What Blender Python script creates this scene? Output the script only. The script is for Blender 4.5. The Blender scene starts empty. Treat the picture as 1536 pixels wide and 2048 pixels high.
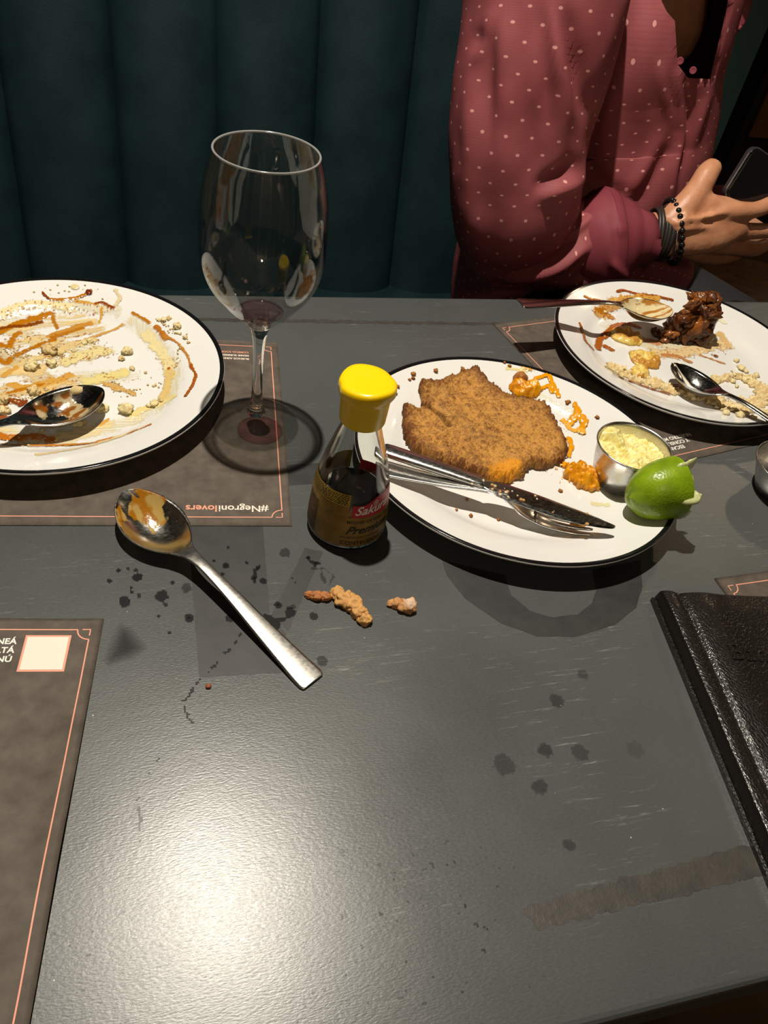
import bpy, bmesh, math, random
import numpy as np
from mathutils import Vector, Matrix

# ------------------------------------------------------------------ camera, world, lights
TZ = 0.75                      # height of the table top
CAM_H = 0.4147                 # camera above the table top
F_PX, PITCH, ROLL, YAW = 1589.7, 0.7578, 0.1998, math.radians(21.3)
scene = bpy.context.scene
COL = scene.collection


def _basis():
    F = np.array([math.sin(YAW) * math.cos(PITCH), math.cos(YAW) * math.cos(PITCH), -math.sin(PITCH)])
    R = np.array([math.cos(YAW), -math.sin(YAW), 0.0])
    U = np.cross(R, F)
    return F, math.cos(ROLL) * R + math.sin(ROLL) * U, -math.sin(ROLL) * R + math.cos(ROLL) * U


CF, CR, CU = _basis()
CC = np.array([0.0, 0.0, TZ + CAM_H])
cam_d = bpy.data.cameras.new('camera')
cam = bpy.data.objects.new('camera', cam_d)
COL.objects.link(cam)
m = Matrix.Identity(4)
for i in range(3):
    m[i][0], m[i][1], m[i][2], m[i][3] = CR[i], CU[i], -CF[i], CC[i]
cam.matrix_world = m
cam_d.sensor_fit = 'VERTICAL'
cam_d.sensor_height = 36.0
cam_d.sensor_width = 27.0
cam_d.lens = 36.0 * F_PX / 2048.0
cam_d.clip_start = 0.01
scene.camera = cam

w = bpy.data.worlds.new('world')
scene.world = w
w.use_nodes = True
w.node_tree.nodes['Background'].inputs[0].default_value = (1.0, 0.86, 0.70, 1)
w.node_tree.nodes['Background'].inputs[1].default_value = 0.012

scene.view_settings.view_transform = 'Standard'
scene.view_settings.look = 'None'
scene.view_settings.gamma = 1.0
scene.view_settings.use_curve_mapping = False
scene.view_settings.exposure = 0.0

LAMP = np.array([0.045, 0.615, TZ + 1.4])


def lamp(name, kind, loc, power, color, radius, target=None, size=None, blend=0.5):
    d = bpy.data.lights.new(name, kind)
    d.energy, d.color = power, color
    if kind == 'AREA':
        d.size = radius
    else:
        d.shadow_soft_size = radius
    if kind == 'SPOT':
        d.spot_size, d.spot_blend = math.radians(size), blend
    o = bpy.data.objects.new(name, d)
    COL.objects.link(o)
    o.location = loc
    if target is not None:
        o.rotation_euler = (Vector(target) - Vector(loc)).to_track_quat('-Z', 'Y').to_euler()
    return o


lamp('pendant_spot', 'SPOT', LAMP, 100.0, (1.0, 0.91, 0.77), 0.013, (0.16, 0.62, TZ), 100, 0.75)
lamp('room_fill_light', 'POINT', (-0.2, -1.75, 2.25), 16.0, (1.0, 0.82, 0.6), 0.08)  # added fill behind the camera, also lights the wall mirrored in the glass
lamp('far_fill_light', 'POINT', (2.6, 0.7, 2.4), 5.0, (1.0, 0.78, 0.5), 0.08)  # added light without a visible source, lifts the green wall and floor
lamp('cabinet_fill_light', 'POINT', (2.3, 2.1, 2.3), 9.0, (1.0, 0.78, 0.5), 0.06)  # added to brighten the cabinet, floor and stool; no fixture there

# ------------------------------------------------------------------ helpers


def P(x, y, h=0.0):
    """point at height h above the table top seen at photo pixel (x, y)"""
    d = CF + CR * (x - 768) / F_PX - CU * (y - 1024) / F_PX
    return CC + d * (TZ + h - CC[2]) / d[2]


def PY(x, y, Y):
    """point on the vertical plane Y seen at photo pixel (x, y)"""
    d = CF + CR * (x - 768) / F_PX - CU * (y - 1024) / F_PX
    return CC + d * Y / d[1]


def proj(X):
    d = np.asarray(X) - CC
    z = d @ CF
    return np.stack([768 + F_PX * (d @ CR) / z, 1024 - F_PX * (d @ CU) / z], -1)


def PL(pts, h=0.0):
    return np.array([P(x, y, h)[:2] for x, y in pts])


def srgb(r, g, b):
    f = lambda c: (c / 255.0) / 12.92 if c / 255.0 <= 0.04045 else ((c / 255.0 + 0.055) / 1.055) ** 2.4
    return (f(r), f(g), f(b))


def A3(c):
    return np.array(srgb(*c))


def smooth(a, b, x):
    t = np.clip((x - a) / (b - a), 0, 1)
    return t * t * (3 - 2 * t)


def _hash(ix, iy, iz, seed):
    n = (ix.astype(np.int64) * 374761393 + iy.astype(np.int64) * 668265263 + iz.astype(np.int64) * 2147483647 + seed * 1274126177) & 0xFFFFFFFF
    n = ((n ^ (n >> 13)) * 1274126177) & 0xFFFFFFFF
    n = (n ^ (n >> 16)) & 0xFFFFFF
    return n / float(0xFFFFFF)


def noise3(x, y, z, seed=0):
    x, y, z = np.broadcast_arrays(x, y, z)
    ix, iy, iz = np.floor(x), np.floor(y), np.floor(z)
    fx, fy, fz = x - ix, y - iy, z - iz
    fx, fy, fz = [t * t * (3 - 2 * t) for t in (fx, fy, fz)]
    r = 0
    for a in (0, 1):
        for b in (0, 1):
            for c in (0, 1):
                wgt = (fx if a else 1 - fx) * (fy if b else 1 - fy) * (fz if c else 1 - fz)
                r = r + wgt * _hash(ix + a, iy + b, iz + c, seed)
    return r


def fbm(x, y, z=0.0, o=4, seed=0):
    r, a, s = 0, 0.5, 1.0
    for k in range(o):
        r = r + a * noise3(np.asarray(x) * s, np.asarray(y) * s, np.asarray(z) * s, seed + k * 17)
        a *= 0.5
        s *= 2.03
    return r / (1 - 0.5 ** o)


def dist_line_t(X, Y, pts):
    """distance to a polyline and how far along it (0..1) the nearest point lies"""
    pts = np.asarray(pts, float)
    ln = np.r_[0, np.cumsum(np.hypot(*np.diff(pts, axis=0).T))]
    d, tt = np.full(X.shape, 1e9), np.zeros(X.shape)
    for i, ((ax, ay), (bx, by)) in enumerate(zip(pts[:-1], pts[1:])):
        vx, vy = bx - ax, by - ay
        t = np.clip(((X - ax) * vx + (Y - ay) * vy) / (vx * vx + vy * vy + 1e-18), 0, 1)
        e = np.hypot(X - ax - t * vx, Y - ay - t * vy)
        k = e < d
        d = np.where(k, e, d)
        tt = np.where(k, (ln[i] + t * (ln[i + 1] - ln[i])) / ln[-1], tt)
    return d, tt


def dist_line(X, Y, pts):
    d = np.full(X.shape, 1e9)
    pts = np.asarray(pts)
    for (ax, ay), (bx, by) in zip(pts[:-1], pts[1:]):
        vx, vy = bx - ax, by - ay
        t = np.clip(((X - ax) * vx + (Y - ay) * vy) / (vx * vx + vy * vy + 1e-18), 0, 1)
        d = np.minimum(d, np.hypot(X - ax - t * vx, Y - ay - t * vy))
    return d


def sdf_poly(X, Y, poly):
    """distance to the outline, positive inside"""
    poly = np.asarray(poly)
    q = np.vstack([poly, poly[:1]])
    d = dist_line(X, Y, q)
    ins = np.zeros(X.shape, bool)
    for (ax, ay), (bx, by) in zip(q[:-1], q[1:]):
        c = (ay > Y) != (by > Y)
        with np.errstate(divide='ignore', invalid='ignore'):
            xi = (bx - ax) * (Y - ay) / (by - ay + 1e-18) + ax
        ins ^= c & (X < xi)
    return np.where(ins, d, -d)


def spline(pts, n):
    """Catmull-Rom through pts (any dimension), n samples per span"""
    p = np.asarray(pts, float)
    p = np.vstack([2 * p[0] - p[1], p, 2 * p[-1] - p[-2]])
    out = []
    for i in range(1, len(p) - 2):
        a, b, c, d = p[i - 1], p[i], p[i + 1], p[i + 2]
        for k in range(n):
            t = k / n
            out.append(0.5 * (2 * b + (c - a) * t + (2 * a - 5 * b + 4 * c - d) * t * t + (3 * b - a - 3 * c + d) * t ** 3))
    out.append(p[-2])
    return np.array(out)


def tag(o, label=None, cat=None, group=None, kind=None):
    if label: o['label'] = label
    if cat: o['category'] = cat
    if group: o['group'] = group
    if kind: o['kind'] = kind
    return o


def thing(name, label, cat, loc, group=None):
    o = bpy.data.objects.new(name, None)
    o.empty_display_size = 0.02
    COL.objects.link(o)
    o.location = Vector([float(c) for c in loc])
    return tag(o, label, cat, group)


def wloc(o):
    l = Vector((0, 0, 0))
    while o is not None:
        l += o.location
        o = o.parent
    return np.array(l)


def mk(name, V, faces, mat, parent=None, origin=None, flat=False, col=None, uv=None, kind=None, label=None):
    """one mesh object from WORLD coordinates"""
    V = np.asarray(V, float)
    base = wloc(parent) if parent is not None else np.zeros(3)
    if origin is None:
        if parent is None:
            lo, hi = V.min(0), V.max(0)
            origin = np.array([(lo[0] + hi[0]) / 2, (lo[1] + hi[1]) / 2, lo[2]])
        else:
            origin = base
    me = bpy.data.meshes.new(name)
    fl = faces.tolist() if isinstance(faces, np.ndarray) else [list(map(int, f)) for f in faces]
    me.from_pydata((V - origin).tolist(), [], fl)
    if not flat:
        me.polygons.foreach_set('use_smooth', np.ones(len(me.polygons), bool))
    if col is not None:
        a = me.color_attributes.new('col', 'FLOAT_COLOR', 'POINT')
        c = np.asarray(col, float)
        if c.shape[1] == 3:
            c = np.c_[c, np.ones(len(c))]
        a.data.foreach_set('color', c.astype(np.float32).ravel())
    if uv is not None:
        u = me.uv_layers.new(name='UVMap')
        li = np.empty(len(me.loops), np.int32)
        me.loops.foreach_get('vertex_index', li)
        u.data.foreach_set('uv', np.asarray(uv, np.float32)[li].ravel())
    me.materials.append(mat)
    me.update()
    o = bpy.data.objects.new(name, me)
    COL.objects.link(o)
    o.location = Vector((np.asarray(origin) - base).tolist())
    o.parent = parent
    if kind: o['kind'] = kind
    if label: o['label'] = label
    return o


def join(*parts):
    V, Fc, n = [], [], 0
    for v, f in parts:
        v = np.asarray(v, float)
        V.append(v)
        Fc += [[int(i) + n for i in q] for q in f]
        n += len(v)
    return np.vstack(V), Fc


def lathe(prof, seg=64, c=(0, 0, 0), cap=True, sx=1.0, sy=1.0, rot=0.0):
    """prof: (r, z) from bottom to top, outside; r 0 closes on the axis"""
    V, Fc, rings = [], [], []
    for r, z in prof:
        if r <= 1e-7:
            rings.append([len(V)])
            V.append((c[0], c[1], c[2] + z))
        else:
            k = len(V)
            for i in range(seg):
                a = 2 * math.pi * i / seg
                x, y = r * math.cos(a) * sx, r * math.sin(a) * sy
                V.append((c[0] + x * math.cos(rot) - y * math.sin(rot), c[1] + x * math.sin(rot) + y * math.cos(rot), c[2] + z))
            rings.append(list(range(k, k + seg)))
    for a, b in zip(rings[:-1], rings[1:]):
        if len(a) == 1 and len(b) == 1: continue
        for i in range(seg):
            j = (i + 1) % seg
            if len(a) == 1: Fc.append((a[0], b[j], b[i]))
            elif len(b) == 1: Fc.append((a[i], a[j], b[0]))
            else: Fc.append((a[i], a[j], b[j], b[i]))
    return np.array(V), Fc


def loft(C, A, B, seg=32, cap=True, sq=1.0):
    """rings around centres C with half axes A, B (vectors)"""
    C, A, B = [np.asarray(q, float) for q in (C, A, B)]
    t = 2 * np.pi * np.arange(seg) / seg
    ct, st = np.cos(t), np.sin(t)
    ct = np.sign(ct) * np.abs(ct) ** sq
    st = np.sign(st) * np.abs(st) ** sq
    V = (C[:, None] + A[:, None] * ct[None, :, None] + B[:, None] * st[None, :, None]).reshape(-1, 3)
    n = len(C)
    Fc = [(k * seg + i, k * seg + (i + 1) % seg, (k + 1) * seg + (i + 1) % seg, (k + 1) * seg + i) for k in range(n - 1) for i in range(seg)]
    if cap:
        Fc.append(tuple(range(seg))[::-1])
        Fc.append(tuple((n - 1) * seg + i for i in range(seg)))
    return V, Fc


def tube(path, rad, seg=12, flat=1.0, up=(0, 0, 1), n=6, cap=True):
    """smooth tube through path with radii; flat scales the 'up' axis"""
    S = spline(np.c_[np.asarray(path, float), np.asarray(rad, float)], n)
    p, r = S[:, :3], np.maximum(S[:, 3], 1e-5)
    T = np.gradient(p, axis=0)
    T /= np.linalg.norm(T, axis=1)[:, None] + 1e-12
    up = np.asarray(up, float)
    A = np.cross(T, up)
    A /= np.linalg.norm(A, axis=1)[:, None] + 1e-12
    B = np.cross(A, T)
    if cap:   # round ends
        ps, rs, As, Bs = [], [], [], []
        for k, s in ((0, -1), (-1, 1)):
            seq = (1.0, 0.7, 0.35) if s < 0 else (0.35, 0.7, 1.0)
            e = [(p[k] + T[k] * s * r[k] * q * 0.9, r[k] * math.sqrt(max(1 - q * q, 0.004)), A[k], B[k]) for q in seq]
            ps.append(e)
        pre, post = ps
        p = np.vstack([[q[0] for q in pre], p, [q[0] for q in post]])
        r = np.r_[[q[1] for q in pre], r, [q[1] for q in post]]
        A = np.vstack([[q[2] for q in pre], A, [q[2] for q in post]])
        B = np.vstack([[q[3] for q in pre], B, [q[3] for q in post]])
    return loft(p, A * r[:, None], B * r[:, None] * flat, seg)


def box(lo, hi, bev=0.0):
    bm = bmesh.new()
    bmesh.ops.create_cube(bm, size=1.0)
    lo, hi = np.asarray(lo, float), np.asarray(hi, float)
    for v in bm.verts:
        v.co = Vector(((np.array(v.co) + 0.5) * (hi - lo) + lo).tolist())
    if bev > 0:
        bmesh.ops.bevel(bm, geom=list(bm.edges), offset=bev, segments=3, profile=0.5, affect='EDGES')
    V = np.array([v.co[:] for v in bm.verts])
    bm.verts.index_update()
    Fc = [[v.index for v in f.verts] for f in bm.faces]
    bm.free()
    return V, Fc


def ico(sub=2):
    bm = bmesh.new()
    bmesh.ops.create_icosphere(bm, subdivisions=sub, radius=1.0)
    V = np.array([v.co[:] for v in bm.verts])
    bm.verts.index_update()
    Fc = [[v.index for v in f.verts] for f in bm.faces]
    bm.free()
    return V, Fc


_ICO = {}


def lump(c, r, seed=0, rough=0.9, freq=1.6, squash=(1, 1, 0.8), sub=3, flat=True):
    """a craggy crumb resting with its underside at c"""
    if sub not in _ICO: _ICO[sub] = ico(sub)
    V, Fc = _ICO[sub]
    n = fbm(V[:, 0] * freq + seed * 3.1, V[:, 1] * freq + 7.7, V[:, 2] * freq + seed, 4, seed)
    V = V * (1 + rough * (n - 0.5) * 2)[:, None] * np.array(squash) * r
    if flat:
        V[:, 2] = np.maximum(V[:, 2], -0.55 * r * squash[2])
    V[:, 2] -= V[:, 2].min()
    return V + np.asarray(c), Fc


def field(X, Y, Z, keep, zb=None):
    """faces of a grid where keep; with zb also an underside and walls"""
    ny, nx = X.shape
    k = keep[:-1, :-1] & keep[1:, :-1] & keep[:-1, 1:] & keep[1:, 1:]
    idx = np.arange(nx * ny).reshape(ny, nx)
    f = np.stack([idx[:-1, :-1][k], idx[:-1, 1:][k], idx[1:, 1:][k], idx[1:, :-1][k]], 1)
    used, inv = np.unique(f, return_inverse=True)
    f = inv.reshape(-1, 4)
    V = np.stack([X.ravel()[used], Y.ravel()[used], Z.ravel()[used]], 1)
    if zb is None:
        return V, f, used
    n = len(V)
    W = V.copy()
    W[:, 2] = zb.ravel()[used]
    e = np.vstack([f[:, [0, 1]], f[:, [1, 2]], f[:, [2, 3]], f[:, [3, 0]]])
    key = np.minimum(e[:, 0], e[:, 1]) * (n + 1) + np.maximum(e[:, 0], e[:, 1])
    u, ix, cnt = np.unique(key, return_index=True, return_counts=True)
    be = e[ix[cnt == 1]]
    walls = np.stack([be[:, 1], be[:, 0], be[:, 0] + n, be[:, 1] + n], 1)
    return np.vstack([V, W]), np.vstack([f, f[:, ::-1] + n, walls]), np.r_[used, used]


def grid(lo, hi, res):
    x = np.arange(lo[0], hi[0] + res, res)
    y = np.arange(lo[1], hi[1] + res, res)
    return np.meshgrid(x, y)


def text(body, size, shear=0.0, bold=0.0, align='LEFT', space=1.0):
    cu = bpy.data.curves.new('text_curve', 'FONT')
    cu.body, cu.size, cu.shear, cu.offset, cu.align_x = body, size, shear, bold, align
    cu.space_character = space
    cu.resolution_u = 3
    o = bpy.data.objects.new('text_curve', cu)
    COL.objects.link(o)
    bpy.context.view_layer.update()
    me = bpy.data.meshes.new_from_object(o.evaluated_get(bpy.context.evaluated_depsgraph_get()))
    V = np.array([v.co[:] for v in me.vertices]).reshape(-1, 3)
    Fc = [list(p.vertices) for p in me.polygons]
    bpy.data.objects.remove(o)
    bpy.data.curves.remove(cu)
    bpy.data.meshes.remove(me)
    return V[:, :2], Fc


def evaluated(V, Fc, mods):
    """a mesh after modifiers: (kind, {settings})"""
    me = bpy.data.meshes.new('tmp')
    me.from_pydata(np.asarray(V).tolist(), [], [list(map(int, f)) for f in Fc])
    o = bpy.data.objects.new('tmp', me)
    COL.objects.link(o)
    for k, s in mods:
        q = o.modifiers.new(k, k)
        for a, b in s.items(): setattr(q, a, b)
    bpy.context.view_layer.update()
    r = bpy.data.meshes.new_from_object(o.evaluated_get(bpy.context.evaluated_depsgraph_get()))
    W = np.empty(len(r.vertices) * 3)
    r.vertices.foreach_get('co', W)
    Fo = [list(p.vertices) for p in r.polygons]
    bpy.data.objects.remove(o)
    bpy.data.meshes.remove(me)
    bpy.data.meshes.remove(r)
    return W.reshape(-1, 3), Fo

# ------------------------------------------------------------------ materials


def material(name, color=(0.5, 0.5, 0.5), rough=0.5, metal=0.0, **k):
    mt = bpy.data.materials.new(name)
    mt.use_nodes = True
    nt = mt.node_tree
    b = nt.nodes['Principled BSDF']
    b.inputs['Base Color'].default_value = (*color, 1)
    b.inputs['Roughness'].default_value = rough
    b.inputs['Metallic'].default_value = metal
    for a, v in k.items():
        b.inputs[a.replace('_', ' ')].default_value = v
    return mt


def node(mt, kind, **k):
    n = mt.node_tree.nodes.new(kind)
    for a, v in k.items():
        if a == 'inp':
            for q, r in v.items(): n.inputs[q].default_value = r
        else:
            setattr(n, a, v)
    return n


def link(mt, a, b):
    mt.node_tree.links.new(a, b)


def bsdf(mt):
    return mt.node_tree.nodes['Principled BSDF']


def coords(mt, scale=(1, 1, 1), space='Object', rot=0.0):
    tc = node(mt, 'ShaderNodeTexCoord')
    mp = node(mt, 'ShaderNodeMapping')
    mp.inputs['Scale'].default_value = scale
    mp.inputs['Rotation'].default_value = (0, 0, rot)
    link(mt, tc.outputs[space], mp.inputs['Vector'])
    return mp.outputs['Vector']


def noise_tex(mt, scale, detail=4, vec=None, rough=0.55):
    n = node(mt, 'ShaderNodeTexNoise', inp={'Scale': scale, 'Detail': detail, 'Roughness': rough})
    link(mt, vec if vec is not None else coords(mt), n.inputs['Vector'])
    return n.outputs['Fac']


def ramp(mt, fac, stops):
    r = node(mt, 'ShaderNodeValToRGB')
    el = r.color_ramp.elements
    while len(el) < len(stops): el.new(0.5)
    for e, (p, c) in zip(el, stops):
        e.position = p
        e.color = (*c, 1) if len(c) == 3 else c
    link(mt, fac, r.inputs['Fac'])
    return r.outputs['Color']


def mixc(mt, fac, a, b, mode='MIX'):
    n = node(mt, 'ShaderNodeMix', data_type='RGBA', blend_type=mode)
    for s, v in ((n.inputs[0], fac), (n.inputs[6], a), (n.inputs[7], b)):
        if isinstance(v, (int, float)): s.default_value = v
        elif isinstance(v, tuple): s.default_value = (*v, 1)
        else: link(mt, v, s)
    return n.outputs[2]


def mapr(mt, v, a, b, c, d):
    n = node(mt, 'ShaderNodeMapRange', inp={1: a, 2: b, 3: c, 4: d})
    link(mt, v, n.inputs[0])
    return n.outputs[0]


def math_n(mt, op, a, b=None):
    n = node(mt, 'ShaderNodeMath', operation=op)
    for i, v in enumerate((a, b)):
        if v is None: continue
        if isinstance(v, (int, float)): n.inputs[i].default_value = v
        else: link(mt, v, n.inputs[i])
    return n.outputs[0]


def bump(mt, h, strength=0.3, dist=0.001, chain=None):
    n = node(mt, 'ShaderNodeBump', inp={'Strength': strength, 'Distance': dist})
    link(mt, h, n.inputs['Height'])
    if chain is not None: link(mt, chain, n.inputs['Normal'])
    link(mt, n.outputs['Normal'], bsdf(mt).inputs['Normal'])
    return n.outputs['Normal']


def col_material(name, rough=0.5, alpha=False, bumpiness=0.0, bscale=900, **k):
    """base colour (and cover) from the mesh's own colour attribute"""
    mt = material(name, rough=rough, **k)
    a = node(mt, 'ShaderNodeAttribute', attribute_name='col')
    link(mt, a.outputs['Color'], bsdf(mt).inputs['Base Color'])
    if alpha: link(mt, a.outputs['Alpha'], bsdf(mt).inputs['Alpha'])
    if bumpiness: bump(mt, noise_tex(mt, bscale, 3), bumpiness, 0.0008)
    return mt


def thin_glass(name, tint=(0.93, 0.94, 0.93), rough=0.01, ior=1.5):
    mt = bpy.data.materials.new(name)
    mt.use_nodes = True
    nt = mt.node_tree
    nt.nodes.remove(nt.nodes['Principled BSDF'])
    out = nt.nodes['Material Output']
    geo = node(mt, 'ShaderNodeNewGeometry')
    i = mapr(mt, geo.outputs['Backfacing'], 0, 1, ior, 1 / ior)
    fr = node(mt, 'ShaderNodeFresnel')
    link(mt, i, fr.inputs['IOR'])
    tr = node(mt, 'ShaderNodeBsdfTransparent', inp={'Color': (*tint, 1)})
    gl = node(mt, 'ShaderNodeBsdfGlossy', inp={'Roughness': rough})
    mx = node(mt, 'ShaderNodeMixShader')
    link(mt, fr.outputs[0], mx.inputs[0])
    link(mt, tr.outputs[0], mx.inputs[1])
    link(mt, gl.outputs[0], mx.inputs[2])
    link(mt, mx.outputs[0], out.inputs['Surface'])
    return mt


M = {}
# table: dark blue-grey lacquer with scratches, flecks and a worn sheen
mt = M['table'] = material('table_lacquer', (0.05, 0.055, 0.06), 0.42, Specular_IOR_Level=0.5)
v1 = coords(mt)
cloud = noise_tex(mt, 7, 5, v1)
fine = noise_tex(mt, 1100, 4, coords(mt, (0.35, 1, 1), rot=-0.06))
streak = noise_tex(mt, 190, 4, coords(mt, (0.2, 2.6, 1), rot=-0.06), 0.75)
patch = noise_tex(mt, 13, 4, v1)
c0 = ramp(mt, cloud, [(0.25, srgb(67, 70, 70)), (0.75, srgb(83, 86, 85))])
c1 = mixc(mt, mapr(mt, fine, 0.3, 0.7, 0, 0.35), c0, srgb(86, 88, 90))
sm = math_n(mt, 'MULTIPLY', mapr(mt, streak, 0.59, 0.70, 0, 1), mapr(mt, patch, 0.47, 0.66, 0, 0.65))
c2 = mixc(mt, sm, c1, srgb(150, 150, 146))
vo = node(mt, 'ShaderNodeTexVoronoi', inp={'Scale': 150.0})
link(mt, v1, vo.inputs['Vector'])
sep = node(mt, 'ShaderNodeSeparateColor')
link(mt, vo.outputs['Color'], sep.inputs[0])
fl = math_n(mt, 'MULTIPLY', math_n(mt, 'LESS_THAN', vo.outputs['Distance'], mapr(mt, math_n(mt, 'POWER', sep.outputs[1], 4.0), 0, 1, 0.015, 0.075)), math_n(mt, 'GREATER_THAN', sep.outputs[0], 0.80))
c3 = mixc(mt, fl, c2, srgb(190, 188, 180))
link(mt, c3, bsdf(mt).inputs['Base Color'])
link(mt, mapr(mt, math_n(mt, 'ADD', math_n(mt, 'MULTIPLY', cloud, 0.6), math_n(mt, 'MULTIPLY', fine, 0.4)), 0.25, 0.75, 0.22, 0.38), bsdf(mt).inputs['Roughness'])
bump(mt, math_n(mt, 'ADD', fine, math_n(mt, 'MULTIPLY', noise_tex(mt, 130, 5, coords(mt, (0.6, 1, 1))), 0.6)), 0.3, 0.0003)

mt = M['paint'] = material('table_dark_paint', srgb(40, 41, 43), 0.5)
link(mt, ramp(mt, noise_tex(mt, 60, 5), [(0.3, srgb(33, 35, 36)), (0.72, srgb(50, 51, 51))]), bsdf(mt).inputs['Base Color'])
mt = M['band'] = material('table_border_paint', srgb(52, 48, 44), 0.55)
link(mt, ramp(mt, noise_tex(mt, 90, 5), [(0.3, srgb(48, 46, 43)), (0.75, srgb(68, 65, 60))]), bsdf(mt).inputs['Base Color'])
bump(mt, noise_tex(mt, 350, 4), 0.4, 0.0006)
M['stain'] = col_material('table_stain', 0.25, alpha=True)
M['water'] = thin_glass('water', (0.7, 0.7, 0.7), 0.02, 1.33)
M['black'] = material('black_void', (0.004, 0.004, 0.004), 0.8)

mt = M['ceramic'] = material('white_ceramic', srgb(228, 228, 225), 0.16, Specular_IOR_Level=0.5, Coat_Weight=0.3, Coat_Roughness=0.05)
M['rim'] = material('black_glaze', (0.006, 0.006, 0.007), 0.14)
M['sauce'] = col_material('sauce_film', 0.16, alpha=True, bumpiness=0.25, bscale=500, Specular_IOR_Level=0.5)
M['crumble'] = col_material('crumble', 0.75, bumpiness=0.6, bscale=900)
M['cutlet'] = col_material('fried_breadcrumbs', 0.55, bumpiness=0.8, bscale=1100, Specular_IOR_Level=0.35)
M['mash'] = col_material('pumpkin_mash', 0.28, bumpiness=0.5, bscale=500, Subsurface_Weight=0.15, Subsurface_Radius=(0.004, 0.002, 0.0006), Subsurface_Scale=0.5)
M['wet'] = col_material('glossy_caramel', 0.14, bumpiness=0.7, bscale=420)
M['cream'] = col_material('tartar_cream', 0.25, bumpiness=0.2, bscale=350)

for nm, c, r, an in (('steel', (0.62, 0.61, 0.58), 0.22, 1), ('steel_worn', (0.70, 0.68, 0.63), 0.2, 1), ('steel_dark', (0.5, 0.49, 0.47), 0.15, 1), ('steel_satin', (0.5, 0.485, 0.45), 0.33, 1)):
    mt = M[nm] = material(nm, c, r, 1.0)
    nz = noise_tex(mt, 700, 4, coords(mt, (0.5, 1, 1)))
    link(mt, mapr(mt, nz, 0.3, 0.75, r - 0.04, r + 0.07), bsdf(mt).inputs['Roughness'])
    bump(mt, noise_tex(mt, 1500, 3, coords(mt, (0.5, 1, 1), rot=0.7)), 0.06 if nm == 'steel_worn' else 0.02, 0.0001)
mt = M['steel_brushed'] = material('steel_brushed', (0.6, 0.59, 0.56), 0.27, 1.0)
nz = noise_tex(mt, 120, 4, coords(mt, (1, 1, 14)))
link(mt, mapr(mt, nz, 0.3, 0.75, 0.2, 0.4), bsdf(mt).inputs['Roughness'])

M['thin'] = thin_glass('wine_glass_clear', (0.90, 0.90, 0.89))
mt = M['glass'] = material('solid_glass', (0.97, 0.98, 0.97), 0.0, 0.0, Transmission_Weight=1.0, IOR=1.5)
mt = M['bottleglass'] = material('bottle_glass', (0.95, 0.97, 0.94), 0.0, 0.0, Transmission_Weight=1.0, IOR=1.48)
M['wine'] = thin_glass('red_wine', (0.95, 0.72, 0.76), 0.02, 1.34)
M['rimglass'] = material('glass_rim', (0.55, 0.55, 0.54), 0.12, 0.0, Transmission_Weight=0.6, IOR=1.5)
M['wine_tint'] = thin_glass('wine_tint', (0.97, 0.86, 0.88), 0.02, 1.1)
M['soy'] = material('soy_sauce', (0.006, 0.003, 0.002), 0.06)
mt = M['cap'] = material('yellow_plastic', srgb(246, 208, 8), 0.28, Subsurface_Weight=0.25, Subsurface_Radius=(0.006, 0.004, 0.001), Subsurface_Scale=0.4)
mt = M['label_gold'] = material('gold_label', srgb(150, 116, 44), 0.38, 0.15)
link(mt, ramp(mt, noise_tex(mt, 120, 3), [(0.3, srgb(128, 100, 36)), (0.7, srgb(158, 126, 52))]), bsdf(mt).inputs['Base Color'])
M['label_bright'] = material('bright_gold_label', srgb(190, 158, 52), 0.35, 0.3)
M['red'] = material('red_print', srgb(190, 26, 42), 0.4)
M['ink'] = material('black_ink', (0.008, 0.007, 0.006), 0.5)
M['white_ink'] = material('white_ink', srgb(240, 236, 228), 0.5)

mt = M['paper'] = material('brown_paper', srgb(104, 92, 82), 0.62, Specular_IOR_Level=0.25)
link(mt, ramp(mt, noise_tex(mt, 90, 6), [(0.3, srgb(78, 70, 63)), (0.7, srgb(100, 91, 82))]), bsdf(mt).inputs['Base Color'])
bump(mt, noise_tex(mt, 700, 3), 0.12, 0.0004)
M['coral'] = material('coral_ink', srgb(234, 158, 132), 0.6)
M['pale_ink'] = material('pale_pink_ink', srgb(246, 226, 212), 0.6)

mt = M['leather'] = material('black_leather', srgb(23, 19, 17), 0.27, Specular_IOR_Level=0.55)
vo = node(mt, 'ShaderNodeTexVoronoi', feature='DISTANCE_TO_EDGE', inp={'Scale': 560.0})
link(mt, coords(mt, (1, 0.7, 1)), vo.inputs['Vector'])
bn = bump(mt, mapr(mt, vo.outputs['Distance'], 0, 0.12, 0, 1), 0.22, 0.0005)
bump(mt, noise_tex(mt, 60, 5), 0.25, 0.002, bn)
M['leather_thread'] = material('dark_thread', srgb(38, 34, 32), 0.7)

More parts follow.
